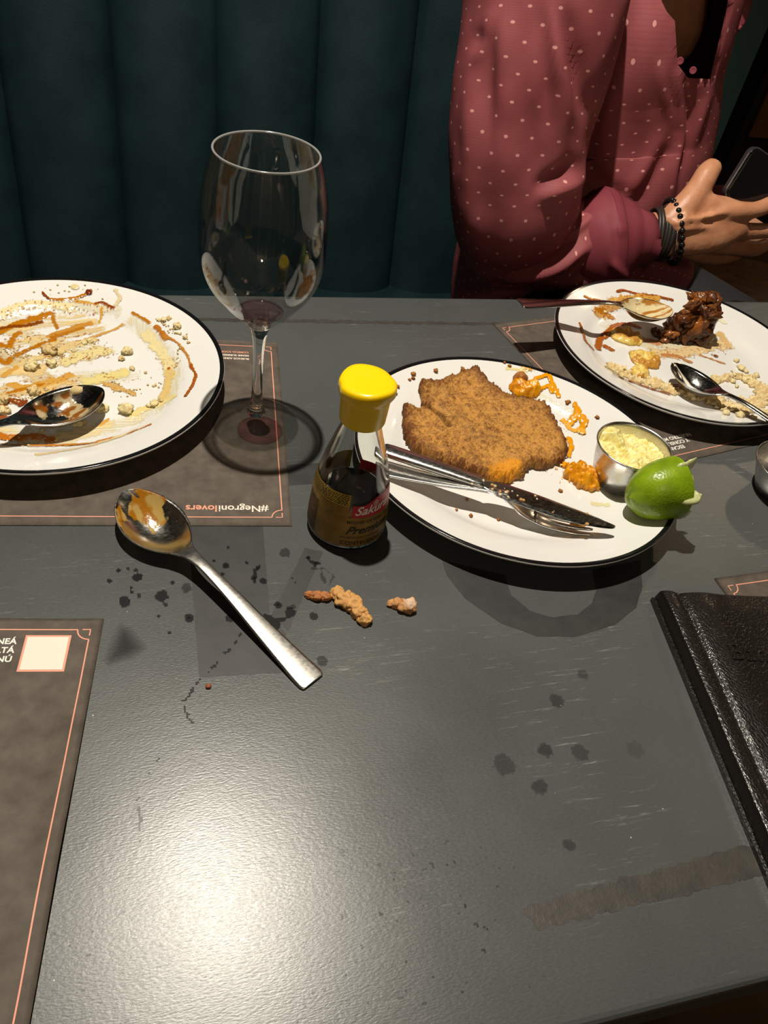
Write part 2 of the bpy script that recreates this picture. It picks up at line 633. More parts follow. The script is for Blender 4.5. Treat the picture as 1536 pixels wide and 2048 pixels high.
mt = M['booth'] = material('teal_leather', srgb(20, 52, 58), 0.5, Specular_IOR_Level=0.25)
link(mt, ramp(mt, noise_tex(mt, 16, 6), [(0.3, srgb(15, 34, 38)), (0.75, srgb(26, 47, 51))]), bsdf(mt).inputs['Base Color'])
bump(mt, noise_tex(mt, 380, 4), 0.35, 0.0008)
M['green_wall'] = material('dark_green_wall', srgb(40, 62, 58), 0.7)
bump(M['green_wall'], noise_tex(M['green_wall'], 60, 4), 0.2, 0.002)
mt = M['floor'] = material('brown_floor', srgb(84, 62, 42), 0.5)
link(mt, ramp(mt, noise_tex(mt, 5, 5, coords(mt, (0.3, 3, 1))), [(0.3, srgb(70, 52, 36)), (0.7, srgb(104, 80, 54))]), bsdf(mt).inputs['Base Color'])
mt = M['wood'] = material('brown_wood', srgb(110, 70, 34), 0.5)
link(mt, ramp(mt, noise_tex(mt, 6, 5, coords(mt, (8, 8, 0.6))), [(0.3, srgb(84, 52, 24)), (0.7, srgb(132, 88, 44))]), bsdf(mt).inputs['Base Color'])
M['wall'] = material('room_wall', srgb(158, 134, 108), 0.8)
bump(M['wall'], noise_tex(M['wall'], 80, 4), 0.2, 0.002)
M['pale'] = material('pale_trim', srgb(232, 226, 214), 0.6)
bump(M['pale'], noise_tex(M['pale'], 40, 3), 0.1, 0.002)
M['ceil'] = material('ceiling_paint', srgb(50, 46, 42), 0.9)
bump(M['ceil'], noise_tex(M['ceil'], 40, 3), 0.1, 0.002)

mt = M['skin'] = material('skin', srgb(196, 138, 104), 0.42, Subsurface_Weight=0.12, Subsurface_Radius=(0.01, 0.004, 0.002), Subsurface_Scale=0.6)
link(mt, ramp(mt, noise_tex(mt, 38, 5), [(0.3, srgb(184, 124, 92)), (0.7, srgb(206, 150, 114))]), bsdf(mt).inputs['Base Color'])
bump(mt, noise_tex(mt, 160, 5), 0.35, 0.0015)


def shirt_material(name, dots=True):
    mt = material(name, srgb(150, 66, 72), 0.62, Specular_IOR_Level=0.2)
    tc = node(mt, 'ShaderNodeTexCoord')
    sp = node(mt, 'ShaderNodeSeparateXYZ')
    link(mt, tc.outputs['UV'], sp.inputs[0])
    u, v = sp.outputs[0], sp.outputs[1]
    base = ramp(mt, noise_tex(mt, 14, 3), [(0.3, srgb(136, 68, 73)), (0.7, srgb(152, 82, 86))] if dots else [(0.3, srgb(118, 50, 60)), (0.7, srgb(132, 60, 70))])
    rib = math_n(mt, 'SINE', math_n(mt, 'MULTIPLY', v, 2 * math.pi / 0.0021))
    base = mixc(mt, mapr(mt, rib, 0.0, 1, 0, 0.16), base, srgb(112, 48, 56))
    if dots:
        pu, pv = 0.0262, 0.0130
        row = math_n(mt, 'FLOOR', math_n(mt, 'DIVIDE', v, pv))
        off = math_n(mt, 'MULTIPLY', math_n(mt, 'MODULO', row, 2.0), 0.5)
        fu = math_n(mt, 'SUBTRACT', math_n(mt, 'FRACT', math_n(mt, 'ADD', math_n(mt, 'DIVIDE', u, pu), off)), 0.5)
        fv = math_n(mt, 'SUBTRACT', math_n(mt, 'FRACT', math_n(mt, 'DIVIDE', v, pv)), 0.5)
        du = math_n(mt, 'DIVIDE', math_n(mt, 'MULTIPLY', fu, pu), 0.0021)
        dv = math_n(mt, 'DIVIDE', math_n(mt, 'MULTIPLY', fv, pv), 0.0013)
        dd = math_n(mt, 'ADD', math_n(mt, 'MULTIPLY', du, du), math_n(mt, 'MULTIPLY', dv, dv))
        base = mixc(mt, mapr(mt, dd, 0.6, 1.1, 1, 0), base, srgb(216, 152, 148))
    link(mt, base, bsdf(mt).inputs['Base Color'])
    bump(mt, noise_tex(mt, 900, 2), 0.15, 0.0004)
    return mt


M['shirt'] = shirt_material('dotted_shirt')
M['cuff'] = shirt_material('plain_cuff', False)
M['trousers'] = material('dark_trousers', (0.012, 0.012, 0.016), 0.8)
M['hair'] = material('dark_hair', (0.012, 0.008, 0.006), 0.5)
M['eye'] = material('eye', (0.02, 0.015, 0.012), 0.1)
M['phone'] = material('phone_black', (0.006, 0.006, 0.007), 0.12)
M['phone_edge'] = material('phone_edge', (0.10, 0.10, 0.11), 0.25, 0.7)
M['bead'] = material('black_bead', (0.008, 0.008, 0.009), 0.12)
M['cord'] = material('brown_leather_cord', (0.022, 0.016, 0.013), 0.45)
M['silver'] = material('silver', (0.75, 0.73, 0.7), 0.2, 1.0)
M['lime_peel'] = material('lime_peel', srgb(108, 158, 22), 0.3, Subsurface_Weight=0.1, Subsurface_Radius=(0.002, 0.004, 0.001), Subsurface_Scale=0.4)
mt = M['lime_peel']
link(mt, ramp(mt, noise_tex(mt, 60, 4), [(0.3, srgb(100, 132, 10)), (0.7, srgb(140, 168, 26))]), bsdf(mt).inputs['Base Color'])
vo = node(mt, 'ShaderNodeTexVoronoi', inp={'Scale': 520.0})
link(mt, coords(mt), vo.inputs['Vector'])
bump(mt, vo.outputs['Distance'], 0.3, 0.0006)
M['lime_flesh'] = material('lime_flesh', srgb(214, 220, 158), 0.25, Transmission_Weight=0.25, Subsurface_Weight=0.4, Subsurface_Radius=(0.004, 0.004, 0.002), Subsurface_Scale=0.5)
M['pith'] = material('lime_pith', srgb(224, 222, 186), 0.55)
M['banana'] = col_material('banana_flesh', 0.3, bumpiness=0.3, bscale=400)
# ------------------------------------------------------------------ room


def structure(name, lo, hi, mat, bev=0.0):
    V, Fc = box(lo, hi, bev)
    return tag(mk(name, V, Fc, mat, flat=True), kind='structure')


WX = float(PY(1432, 300, 1.42)[0])          # the booth's wall ends here
structure('floor', (-2.2, -2.2, -0.1), (4.2, 4.6, 0), M['floor'])
structure('ceiling', (-2.2, -2.2, 2.7), (4.2, 4.6, 2.8), M['ceil'])
structure('wall_back', (-2.2, 1.42, 0), (WX, 1.54, 2.7), M['green_wall'])
structure('wall_far', (-2.2, 4.6, 0), (4.2, 4.7, 2.7), M['wall'])
structure('wall_left', (-2.3, -2.2, 0), (-2.2, 4.6, 2.7), M['wall'])
structure('wall_right', (4.2, -2.2, 0), (4.3, 4.6, 2.7), M['wall'])
structure('wall_front', (-2.2, -2.3, 0), (4.2, -2.2, 2.7), M['wall'])
for k, x in enumerate((-1.6, -0.75, 0.1, 0.95, 1.8, 2.65)):
    structure('reflection_trim_%d' % (k + 1), (x, -2.2, 0.0), (x + 0.16, -2.14, 2.5), M['pale'], 0.006)  # unseen pale strips, added to give the wine glass streaks to reflect

# wooden cabinet against the far side of the room, seen past the end of the booth
q0, q1 = PY(1478, 270, 2.9), PY(1560, 62, 2.9)
cab = thing('wooden_cabinet', 'brown wooden cabinet in the dark beyond the end of the booth wall', 'cabinet', (q0[0] + 0.5, 2.9, 0))
cz = float(q0[2])
mk('cabinet_body', *box((q0[0], 2.9, 0), (q0[0] + 1.0, 3.3, 2.1), 0.006), M['trousers'], cab, flat=True)
for i, (a, b) in enumerate(((0.03, 0.49), (0.51, 0.97))):
    mk('door', *box((q0[0] + a, 2.878, cz), (q0[0] + b, 2.9, cz + 0.62), 0.004), M['wood'], cab, flat=True)
    mk('door', *box((q0[0] + a, 2.878, cz + 0.64), (q0[0] + b, 2.9, 2.08), 0.004), M['wood'], cab, flat=True)

s = P(1550, 590, -0.27)
st = thing('wooden_stool', 'round tan wooden stool on the floor behind the right plate', 'stool', (s[0], s[1], 0))
mk('seat', *lathe([(0, -0.04), (0.15, -0.04), (0.165, -0.03), (0.168, -0.012), (0.155, 0), (0, 0.002)], 40, s), M['wood'], st)
for i in range(4):
    a = math.pi / 4 + i * math.pi / 2
    mk('leg', *tube([s + [0.1 * math.cos(a), 0.1 * math.sin(a), -0.03], [s[0] + 0.16 * math.cos(a), s[1] + 0.16 * math.sin(a), 0.014]], [0.016, 0.013], 10, n=3), M['wood'], st)

# ------------------------------------------------------------------ banquette
bq = thing('banquette', 'dark teal channel-tufted leather banquette along the wall behind the table', 'banquette', (0, 1.2, 0))
SEAT = TZ - 0.27
x0 = float(P(257, 566, -0.27)[0])
x1 = float(P(781, 573, -0.27)[0])
cw = (x1 - x0) / 3
yb = float(P(257, 566, -0.27)[1])
mk('seat_cushion', *box((x0 - 9 * cw, 0.80, SEAT - 0.14), (x0 + 5.6 * cw, yb + 0.03, SEAT), 0.03), M['booth'], bq)
mk('base', *box((x0 - 9 * cw, 0.86, 0.0), (x0 + 5.6 * cw, yb + 0.14, SEAT - 0.13), 0.005), M['black'], bq, flat=True)
mk('back_board', *box((x0 - 9 * cw, yb + 0.155, 0.0), (x0 + 5.6 * cw, 1.415, TZ + 0.6)), M['booth'], bq, flat=True)
chan = None
for k in range(-9, 5):
    xa, xb = x0 + k * cw, x0 + (k + 1) * cw
    nu, nv = 26, 40
    V = []
    for j in range(nv):
        h = j / (nv - 1)
        z = SEAT - 0.10 + h * 0.98
        for i in range(nu):
            u = i / (nu - 1)
            b = (1 - (2 * u - 1) ** 2) ** 0.55
            edge = smooth(0, 0.06, h) * (1 - 0.9 * smooth(0.93, 1.0, h))
            wr = 0.0025 * (noise3(u * 3 + k * 9.1, h * 14, 0.3, 5) - 0.5) * b
            V.append((xa + u * cw, yb + 0.175 * (z - SEAT) + 0.012 - 0.034 * b * edge - wr, z))
    Fc = [(j * nu + i, j * nu + i + 1, (j + 1) * nu + i + 1, (j + 1) * nu + i) for j in range(nv - 1) for i in range(nu - 1)]
    n0 = len(V)
    V += [(v[0], v[1] + 0.02 if 0 < (q % nu) < nu - 1 else v[1] + 0.012, v[2]) for q, v in enumerate(V)]
    Fc += [tuple(i + n0 for i in f[::-1]) for f in Fc]
    mk('back_channel', V, Fc, M['booth'], bq)

# ------------------------------------------------------------------ table
tb = thing('dining_table', 'dark blue-grey lacquered restaurant table with scratched top and painted letters', 'table', (0.2, 0.395, 0))
mk('table_top', *box((-0.95, 0.0615, TZ - 0.032), (1.32, 0.727, TZ), 0.004), M['table'], tb, flat=True)
for x in (-0.55, 1.17):
    mk('pedestal', *lathe([(0, 0), (0.13, 0), (0.13, 0.012), (0.05, 0.03), (0.038, 0.05), (0.038, 0.68), (0.12, 0.70), (0.12, TZ - 0.033), (0, TZ - 0.033)], 32, (x, 0.395, 0)), M['black'], tb)


def ragged(poly, amp, step=0.002, seed=0, z=0.00012):
    """flat painted patch with a worn outline"""
    poly = np.asarray(poly)
    out = []
    for a, b in zip(poly, np.roll(poly, -1, 0)):
        n = max(1, int(np.hypot(*(b - a)) / step))
        t = np.arange(n)[:, None] / n
        out.append(a + (b - a) * t)
    q = np.vstack(out)
    c = q.copy()
    q[:, 0] += amp * (fbm(c[:, 0] * 300, c[:, 1] * 300, seed, 3, seed) - 0.5) * 2
    q[:, 1] += amp * (fbm(c[:, 0] * 300 + 50, c[:, 1] * 300, seed, 3, seed + 3) - 0.5) * 2
    V = np.c_[q, np.full(len(q), TZ + z)]
    ar = np.sum(q[:, 0] * np.roll(q[:, 1], -1) - np.roll(q[:, 0], -1) * q[:, 1])
    f = list(range(len(q)))
    return V, [f if ar > 0 else f[::-1]]


mk('painted_border', *ragged([(0.168, 0.1065), (0.95, 0.119), (0.95, 0.134), (0.30, 0.1258), (0.163, 0.1178)], 0.0022, seed=2), M['band'], tb)
mk('painted_border', *ragged([(-0.05, 0.6795), (0.2, 0.6738), (0.42, 0.6695), (0.42, 0.6745), (0.2, 0.6795), (-0.05, 0.6850)], 0.0022, seed=4), M['band'], tb)
mk('painted_letter', *ragged(PL([(376, 1052), (526, 1052), (540, 1230), (572, 1268), (566, 1345), (398, 1354)]), 0.0005, seed=5), M['paint'], tb)
mk('painted_letter', *ragged(PL([(610, 1096), (646, 1104), (576, 1262), (543, 1228)]), 0.0005, seed=6), M['paint'], tb)
mk('painted_letter', *ragged(PL([(470, 936), (640, 926), (637, 968), (470, 975)]), 0.0005, seed=7), M['paint'], tb)
mk('painted_letter', *ragged(PL([(884, 1120), (893, 1150), (930, 1197), (1000, 1246), (1075, 1273), (1150, 1274), (1230, 1250), (1273, 1215), (1285, 1172), (1280, 1120), (1185, 1140), (1192, 1182), (1183, 1207), (1155, 1229), (1105, 1235), (1060, 1222), (1022, 1190), (1010, 1150)]), 0.0004, seed=8), M['paint'], tb)

# wet marks, smudges and a crack in the lacquer
X, Y = grid((-0.14, 0.08), (0.46, 0.47), 0.0011)
al = np.zeros(X.shape)
N = fbm(X * 420, Y * 420, 0, 3, 9)


def c2(x, y): return (200 + x / 3.2, 950 + y / 3.2)


for x, y, r, a in [(240, 655, 24, .8), (155, 810, 28, .7), (395, 775, 33, .7), (120, 610, 12, .8), (60, 680, 13, .7), (230, 610, 11, .7), (570, 915, 23, .8), (465, 690, 11, .8), (200, 720, 9, .8),
                   (205, 750, 11, .7), (445, 1012, 10, .8), (375, 905, 10, .7), (785, 635, 10, .95), (820, 465, 9, .95), (940, 562, 10, .95), (805, 580, 18, .95), (1045, 680, 18, .9),
                   (1185, 500, 30, .4), (570, 455, 15, .9), (830, 918, 20, .95), (1140, 832, 20, .8), (730, 552, 9, .9), (690, 600, 8, .9), (1215, 880, 28, 1), (1365, 905, 22, .6), (1420, 1190, 26, .4),
                   (180, 600, 10, .6), (250, 772, 14, .6), (555, 722, 26, .4), (420, 830, 12, .6)]:
    c = P(*c2(x, y))
    d = np.hypot(X - c[0], (Y - c[1]) * 0.85)
    al = np.maximum(al, a * smooth(0.0006, -0.0006, d - r / 3.2 * 0.00043 * (0.75 + 0.6 * N)))
for pts, wd, a in [([(1010, 585), (985, 640), (990, 690)], .0022, .9), ([(1320, 530), (1380, 570), (1395, 560)], .0025, .9), ([(1060, 905), (1120, 930), (1190, 920)], .0035, .95), ([(1090, 940), (1130, 975)], .003, .9),
                   ([(1360, 600), (1440, 600), (1490, 640), (1470, 700)], .0016, .35), ([(1420, 620), (1440, 690)], .002, .35)]:
    d = dist_line(X, Y, PL([c2(*p) for p in pts]))
    al = np.maximum(al, a * smooth(0.0006, -0.0008, d - wd * (N * 1.9 - 0.25)))
d = sdf_poly(X, Y, PL([c2(*p) for p in [(130, 965), (190, 985), (290, 1110), (200, 1170), (60, 1210), (40, 1180), (90, 1050)]]))
al = np.maximum(al, 0.55 * smooth(-0.004, 0.008, d))
for x, y, r, a in [(1115, 1402, 15, .32), (1165, 1350, 12, .25), (1090, 1500, 14, .36), (1160, 1505, 17, .26), (1010, 1530, 20, .26), (1080, 1575, 15, .32), (1140, 1690, 11, .3), (1270, 1500, 18, .12)]:
    c = P(x, y)
    d = np.hypot(X - c[0], Y - c[1])
    al = np.maximum(al, a * smooth(0.0012, -0.0015, d - r * 0.00034 * (0.6 + 0.8 * N)))
d = dist_line(X, Y, PL([(482, 1266), (466, 1292), (448, 1308), (430, 1332), (408, 1352), (392, 1368), (376, 1392), (366, 1404), (372, 1428), (386, 1446)]))
al = np.maximum(al, smooth(0.0003, -0.0004, d - 0.0020 * (N * 1.8 - 0.42)))
for pts in [[(318, 1518), (300, 1545), (290, 1560)], [(284, 1570), (276, 1600), (282, 1640), (276, 1690)], [(495, 1505), (478, 1522)], [(308, 1800), (312, 1815)]]:
    d = dist_line(X, Y, PL(pts))
    al = np.maximum(al, 0.9 * smooth(0.0004, -0.0005, d - 0.0022 * (N * 1.8 - 0.6)))
d = dist_line(X, Y, PL([(250, 1900), (560, 1900), (900, 1850)]))
al = np.maximum(al, 0.5 * smooth(0.67, 0.75, N) * smooth(0.07, 0.01, d))
V, f, used = field(X, Y, np.full(X.shape, TZ + 0.0002), al > 0.02)
mk('wet_marks', V, f, M['stain'], tb, col=np.c_[np.tile([0.010, 0.011, 0.012], (len(used), 1)), al.ravel()[used]], kind='stuff')
rnd = random.Random(4)
parts = []
for x, y, r in [(1010, 600, 9), (990, 660, 10), (1335, 530, 11), (1380, 565, 9), (1235, 845, 16), (1205, 850, 10), (805, 580, 8), (1230, 662, 7), (570, 915, 8), (1250, 690, 6), (1140, 830, 8)]:
    c = P(*c2(x, y))
    parts.append(lathe([(r * .00013, .0001), (r * .00011, .0006), (r * .00006, .001), (0, .0011)], 14, c))
mk('water_drops', *join(*parts), M['water'], tb, kind='stuff')

# ------------------------------------------------------------------ paper placemats
MW, MH = 0.265, 0.241


def placemat(O, ex, label, seed, wrinkle=0.0, prints=()):
    """O: the reader's top left corner, ex: the reader's rightward direction"""
    O, ex = np.asarray(O, float), np.asarray(ex, float) / np.hypot(*ex)
    ey = np.array([-ex[1], ex[0]])
    mid = O + ex * MW / 2 - ey * MH / 2
    t = thing('paper_placemat', label, 'placemat', (mid[0], mid[1], TZ), 'printed paper placemats')

    def H(u, v):
        z = 0.0005 + 0.0003 * noise3(u * 40, v * 40, 0.5, seed)
        if wrinkle:
            z = z + wrinkle * smooth(0.08, 0.17, -v) * (fbm(u * 22, v * 14, 1, 2, seed) ** 2 * 2.2)
            z = z + wrinkle * 0.6 * smooth(0.02, 0.0, MW - u) * noise3(u * 3, v * 24, 2, seed)
        return z

    def W(q, lift=0.0):
        q = np.asarray(q, float)
        xy = O + q[:, :1] * ex + q[:, 1:2] * ey
        return np.c_[xy, TZ + H(q[:, 0], q[:, 1]) + lift]
    nu, nv = 91, 61
    U_, V_ = np.meshgrid(np.linspace(0, MW, nu), np.linspace(-MH, 0, nv))
    q = np.c_[U_.ravel(), V_.ravel()]
    idx = np.arange(nu * nv).reshape(nv, nu)
    f = np.stack([idx[:-1, :-1].ravel(), idx[:-1, 1:].ravel(), idx[1:, 1:].ravel(), idx[1:, :-1].ravel()], 1)
    top = W(q)
    bot = top.copy()
    bot[:, 2] -= 0.0003
    n = len(top)
    rim = np.r_[idx[0, :], idx[1:, -1], idx[-1, -2::-1], idx[-2:0:-1, 0]]
    walls = np.stack([rim, rim + n, np.roll(rim, -1) + n, np.roll(rim, -1)], 1)
    mk('paper_sheet', np.vstack([top, bot]), np.vstack([f, f[:, ::-1] + n, walls[:, ::-1]]), M['paper'], t)
    # border line with notched corners
    a, b, r, lw = 0.0066, 0.0086, 0.0075, 0.0004
    x0_, x1_, y0_, y1_ = a, MW - a, -MH + b, -b
    lines = [[(x0_ + r, y1_), (x1_ - r, y1_)], [(x0_ + r, y0_), (x1_ - r, y0_)], [(x0_, y0_ + r), (x0_, y1_ - r)], [(x1_, y0_ + r), (x1_, y1_ - r)]]
    for cx, sx in ((x0_, 1), (x1_, -1)):
        for cy, sy in ((y0_, 1), (y1_, -1)):
            lines.append([(cx + sx * r * math.cos(k * math.pi / 16), cy + sy * r * math.sin(k * math.pi / 16)) for k in range(9)])
            lines.append([(cx, cy + sy * r * .62), (cx, cy), (cx + sx * r * .62, cy)])
    ps = []
    for ln in lines:
        ln = np.asarray(ln, float)
        dens = [ln[0]]
        for p0, p1 in zip(ln[:-1], ln[1:]):
            k = max(1, int(np.hypot(*(p1 - p0)) / 0.004))
            dens += [p0 + (p1 - p0) * (j + 1) / k for j in range(k)]
        ln = np.array(dens)
        tg = np.gradient(ln, axis=0)
        tg /= np.linalg.norm(tg, axis=1)[:, None]
        nr = np.c_[-tg[:, 1], tg[:, 0]] * lw
        v = W(np.vstack([ln - nr, ln + nr]), 0.00012)
        k = len(ln)
        ps.append((v, [(i, i + 1, k + i + 1, k + i) for i in range(k - 1)]))
    mk('printed_border', *join(*ps), M['coral'], t)

    def put(name, body, size, u, v, mat, **k):
        q, f = text(body, size, **k)
        mk(name, W(q + np.array([u, v]), 0.00012), f, M[mat], t, flat=True)
    if 'tag' in prints:
        put('printed_text', '#Negroni', 0.0092, 0.0165, -0.0205, 'pale_ink', bold=0.00012)
        q, f = text('#Negroni', 0.0092, bold=0.00012)
        put('printed_text', 'lovers', 0.0092, 0.0165 + q[:, 0].max() + 0.0009, -0.0205, 'coral', bold=0.00018)
    if 'foot' in prints:
        for k, (bd, c) in enumerate((('BUENOS AIRES, PAR', 'pale_ink'), ('MIAMI SUMMER 2', 'pale_ink'), ('COMING SOON: BUEN', 'coral'))):
            put('printed_text', bd, 0.0036, 0.027, -MH + 0.0285 - k * 0.0052, c, bold=0.00008)
    if 'scan' in prints:
        for k, bd in enumerate(('ESCANE\u00c1', 'Y CONSULT\u00c1', 'NUESTRO MEN\u00da')):
            put('printed_text', bd, 0.0058, MW - 0.0475, -0.0192 - k * 0.0064, 'white_ink', align='RIGHT', bold=0.00015)
        for nm, s0, mat, lf in (('printed_panel', 0.0, 'coral', 0.00012), ('printed_panel', 0.0013, 'pale_ink', 0.00024)):
            g = np.linspace(0, 1, 9)
            gu, gv = np.meshgrid(g, g)
            sz = 0.0262 - 2 * s0
            q = np.c_[(MW - 0.0432 + s0 + gu * sz).ravel(), (-0.0128 - s0 - sz + gv * sz).ravel()]
            id_ = np.arange(81).reshape(9, 9)
            f = np.stack([id_[:-1, :-1].ravel(), id_[:-1, 1:].ravel(), id_[1:, 1:].ravel(), id_[1:, :-1].ravel()], 1)
            mk(nm, W(q, lf), f, M[mat], t)
    return t


a0, a1 = P(555, 686)[:2], P(584, 1053)[:2]
up = (a1 - a0) / np.hypot(*(a1 - a0))
placemat(a1, (up[1], -up[0]), 'brown paper placemat with a hashtag, under the left dessert plate and the wine glass', 1, prints=('tag', 'foot'))
tr, br = P(208, 1239)[:2], P(62, 2048)[:2]
up = (tr - br) / np.hypot(*(tr - br))
exv = np.array([up[1], -up[0]])
placemat(tr - exv * MW, exv, 'brown paper placemat with a blank pink-framed square, at the table edge below the loose spoon', 2, wrinkle=0.006, prints=('tag', 'foot', 'scan'))
c3, c4 = P(1005, 657)[:2], P(1073, 728)[:2]
up = (c4 - c3) / np.hypot(*(c4 - c3))
exv = np.array([up[1], -up[0]])
br = c3 + exv * 0.0066 - up * 0.0086
placemat(br + up * MH - exv * MW, exv, 'brown paper placemat half hidden under the plate with the chocolate cake', 3, prints=('tag', 'foot', 'scan'))
c5, c6 = P(1428, 1158)[:2], P(1536, 1143)[:2]
placemat(c5, c6 - c5, 'brown paper placemat corner sticking out from under the black menu folder', 4)

# ------------------------------------------------------------------ plates
PROF_IN = [(0, .0066), (.05, .0066), (.084, .0070), (.090, .0079), (.095, .0098), (.0995, .0122), (.104, .0143), (.112, .0166), (.122, .0196), (.1305, .0218), (.133, .0226)]
PROF_OUT = [(0, .0022), (.068, .0022), (.070, .0004), (.077, .0004), (.080, .0025), (.095, .0072), (.112, .0122), (.128, .0172), (.1338, .0194), (.1352, .0208), (.1355, .0220), (.1348, .0229)]
_rin = np.array([r for r, z in PROF_IN])
_zin = np.array([z for r, z in PROF_IN])


class Plate:
    def __init__(s, c, a, b=None, rot=0.0, label='', lift=0.0):
        s.c, s.a, s.b, s.rot, s.lift = np.asarray(c, float), a / 0.1355, (b or a) / 0.1355, rot, lift
        base = (s.c[0], s.c[1], TZ + lift)
        s.o = thing('dinner_plate', label, 'plate', base, 'white plates with a black rim line')
        mk('plate_body', *lathe(PROF_OUT + PROF_IN[::-1], 128, base, sx=s.a, sy=s.b, rot=rot), M['ceramic'], s.o)
        mk('rim_line', *lathe([(.1352, .0224), (.1351, .0231), (.1344, .02335), (.133, .0229), (.1316, .02245)], 128, base, sx=s.a, sy=s.b, rot=rot), M['rim'], s.o)

    def r(s, X, Y):
        x, y = X - s.c[0], Y - s.c[1]
        c, n = math.cos(s.rot), math.sin(s.rot)
        return np.hypot((x * c + y * n) / s.a, (-x * n + y * c) / s.b)

    def z(s, X, Y):
        return TZ + s.lift + np.interp(s.r(X, Y), _rin, _zin)

    def at(s, px, py):
        h = 0.01
        for _ in range(4):
            q = P(px, py, h)
            h = float(s.z(q[0], q[1])) - TZ
        return P(px, py, h)

    def line(s, pts):
        return np.array([s.at(*p)[:2] for p in pts])


class Film:
    """sauce painted stroke by stroke as a thin raised layer"""

    def __init__(s, plate, res=0.0009, seed=0):
        s.p = plate
        R = 0.131
        s.X, s.Y = grid(plate.c - R, plate.c + R, res)
        s.m = np.zeros(s.X.shape)
        s.h = np.zeros(s.X.shape)
        s.col = np.tile(A3((236, 232, 216)), s.X.shape + (1,))
        s.N = fbm(s.X * 190, s.Y * 190, seed, 4, seed)
        s.N2 = fbm(s.X * 700, s.Y * 700, seed, 3, seed + 5)

    def lay(s, k, color, h):
        c = A3(color)
        kc = smooth(0, .35, k)[..., None]
        s.col = s.col * (1 - kc) + c * kc
        s.m = 1 - (1 - s.m) * (1 - k)
        s.h = np.maximum(s.h, h * k * (0.5 + s.N))

    def stroke(s, pts, w, color, a=0.9, h=0.0006, ragged=0.7, soft=0.5, streak=0.0):
        """pts px, w half width in mm"""
        ln = s.p.line(pts)
        S = spline(ln, 5) if len(ln) > 2 else ln
        d = dist_line(s.X, s.Y, S) * 1000
        e = w * (1 - ragged + 2 * ragged * (.55 * s.N + .45 * s.N2)) - d
        k = smooth(0, max(soft * w, 0.5), e) * a
        if streak:
            q = ln[-1] - ln[0]
            q = q / np.hypot(*q)
            t = noise3((s.X * q[0] + s.Y * q[1]) * 50, (-s.X * q[1] + s.Y * q[0]) * 900, 3, 8)
            k = k * (1 - streak + streak * smooth(0.25, 0.7, t))
        s.lay(k, color, h)

    def blob(s, px, py, r, color, a=0.9, h=0.0008, ragged=0.5):
        c = s.p.at(px, py)
        d = np.hypot(s.X - c[0], s.Y - c[1]) * 1000
        s.lay(smooth(0, r * 0.5, r * (1 - ragged + 2 * ragged * s.N) - d) * a, color, h)

    def specks(s, pts, w, color, density=0.68, a=0.9, h=0.0008):
        d = dist_line(s.X, s.Y, s.p.line(pts)) * 1000
        s.lay(smooth(density, density + 0.04, s.N2) * smooth(w, w * 0.5, d) * a, color, h)

    def done(s, name, mat):
        rr = s.p.r(s.X, s.Y)
        keep = (s.m > 0.03) & (rr < 0.1305)
        Z = s.p.z(s.X, s.Y) + 0.0003 + s.h
        V, f, used = field(s.X, s.Y, Z, keep)
        mk(name, V, f, mat, s.p.o, col=np.c_[s.col.reshape(-1, 3)[used], smooth(0, .75, s.m.ravel()[used])], kind='stuff')


pl_l = Plate((-0.0801, 0.5777), 0.1350, label='white black-rimmed plate smeared with caramel and cream, beside the wine glass', lift=0.0009)
pl_o = Plate((0.2772, 0.4505), 0.1352, 0.1272, math.radians(143), 'white black-rimmed plate holding the breaded cutlet, knife and fork', 0.0)
pl_r = Plate((0.5156, 0.5982), 0.1316, label='white black-rimmed plate with banana, crumble and a chunk of chocolate cake', lift=0.0009)

AMB, DK, LT, CRM, PST, YEL = (180, 112, 14), (126, 62, 8), (206, 156, 70), (228, 216, 168), (216, 192, 136), (222, 208, 140)


def k1(*pts): return [(x / 2.4, 520 + y / 2.4) for x, y in pts]          # reading a 2.4x crop


def k5(*pts): return [(1000 + x / 2.866, 540 + y / 2.866) for x, y in pts]


def k4(*pts): return [(740 + x / 2.327, 690 + y / 2.327) for x, y in pts]


# left plate: caramel and cream wiped about
fm = Film(pl_l, seed=3)
fm.stroke(k1((0, 300), (120, 250), (260, 240), (420, 230), (560, 250)), 9, (232, 226, 200), .55, .0003, .5, .9, .5)
fm.stroke(k1((0, 620), (150, 620), (400, 560), (620, 560)), 12, (230, 222, 188), .45, .0002, .6, .9, .5)
fm.stroke(k1((0, 780), (200, 860), (460, 820), (640, 760)), 14, (230, 222, 186), .5, .0003, .6, .9, .6)
fm.stroke(k1((60, 330), (200, 400), (330, 420), (500, 440)), 15, CRM, .55, .0004, .7, .9, .6)
fm.stroke(k1((-60, 440), (40, 480), (180, 560), (240, 640)), 16, PST, .6, .0005, .8, .8, .5)
fm.stroke(k1((-60, 330), (100, 330), (260, 300), (420, 290)), 14, (232, 208, 150), .6, .0003, .8, .9, .75)
fm.stroke(k1((-60, 420), (120, 400), (300, 370), (470, 330)), 11, (226, 196, 132), .6, .0003, .9, .9, .8)
fm.stroke(k1((-60, 540), (100, 540), (260, 500), (400, 470)), 13, (226, 198, 140), .65, .0004, .9, .9, .7)
fm.stroke(k1((-60, 640), (60, 640), (200, 620), (340, 590)), 12, (222, 190, 126), .6, .0004, .9, .9, .7)
fm.stroke(k1((-60, 820), (120, 850), (330, 850), (520, 790)), 10, (230, 208, 152), .55, .0003, .8, .9, .75)
fm.stroke(k1((640, 300), (760, 420), (830, 540), (800, 680), (660, 760)), 12, (232, 222, 186), .5, .0003, .6, .9, .6)
fm.stroke(k1((0, 275), (70, 235), (180, 215), (330, 240)), 4.5, CRM, .8, .0007, .7)
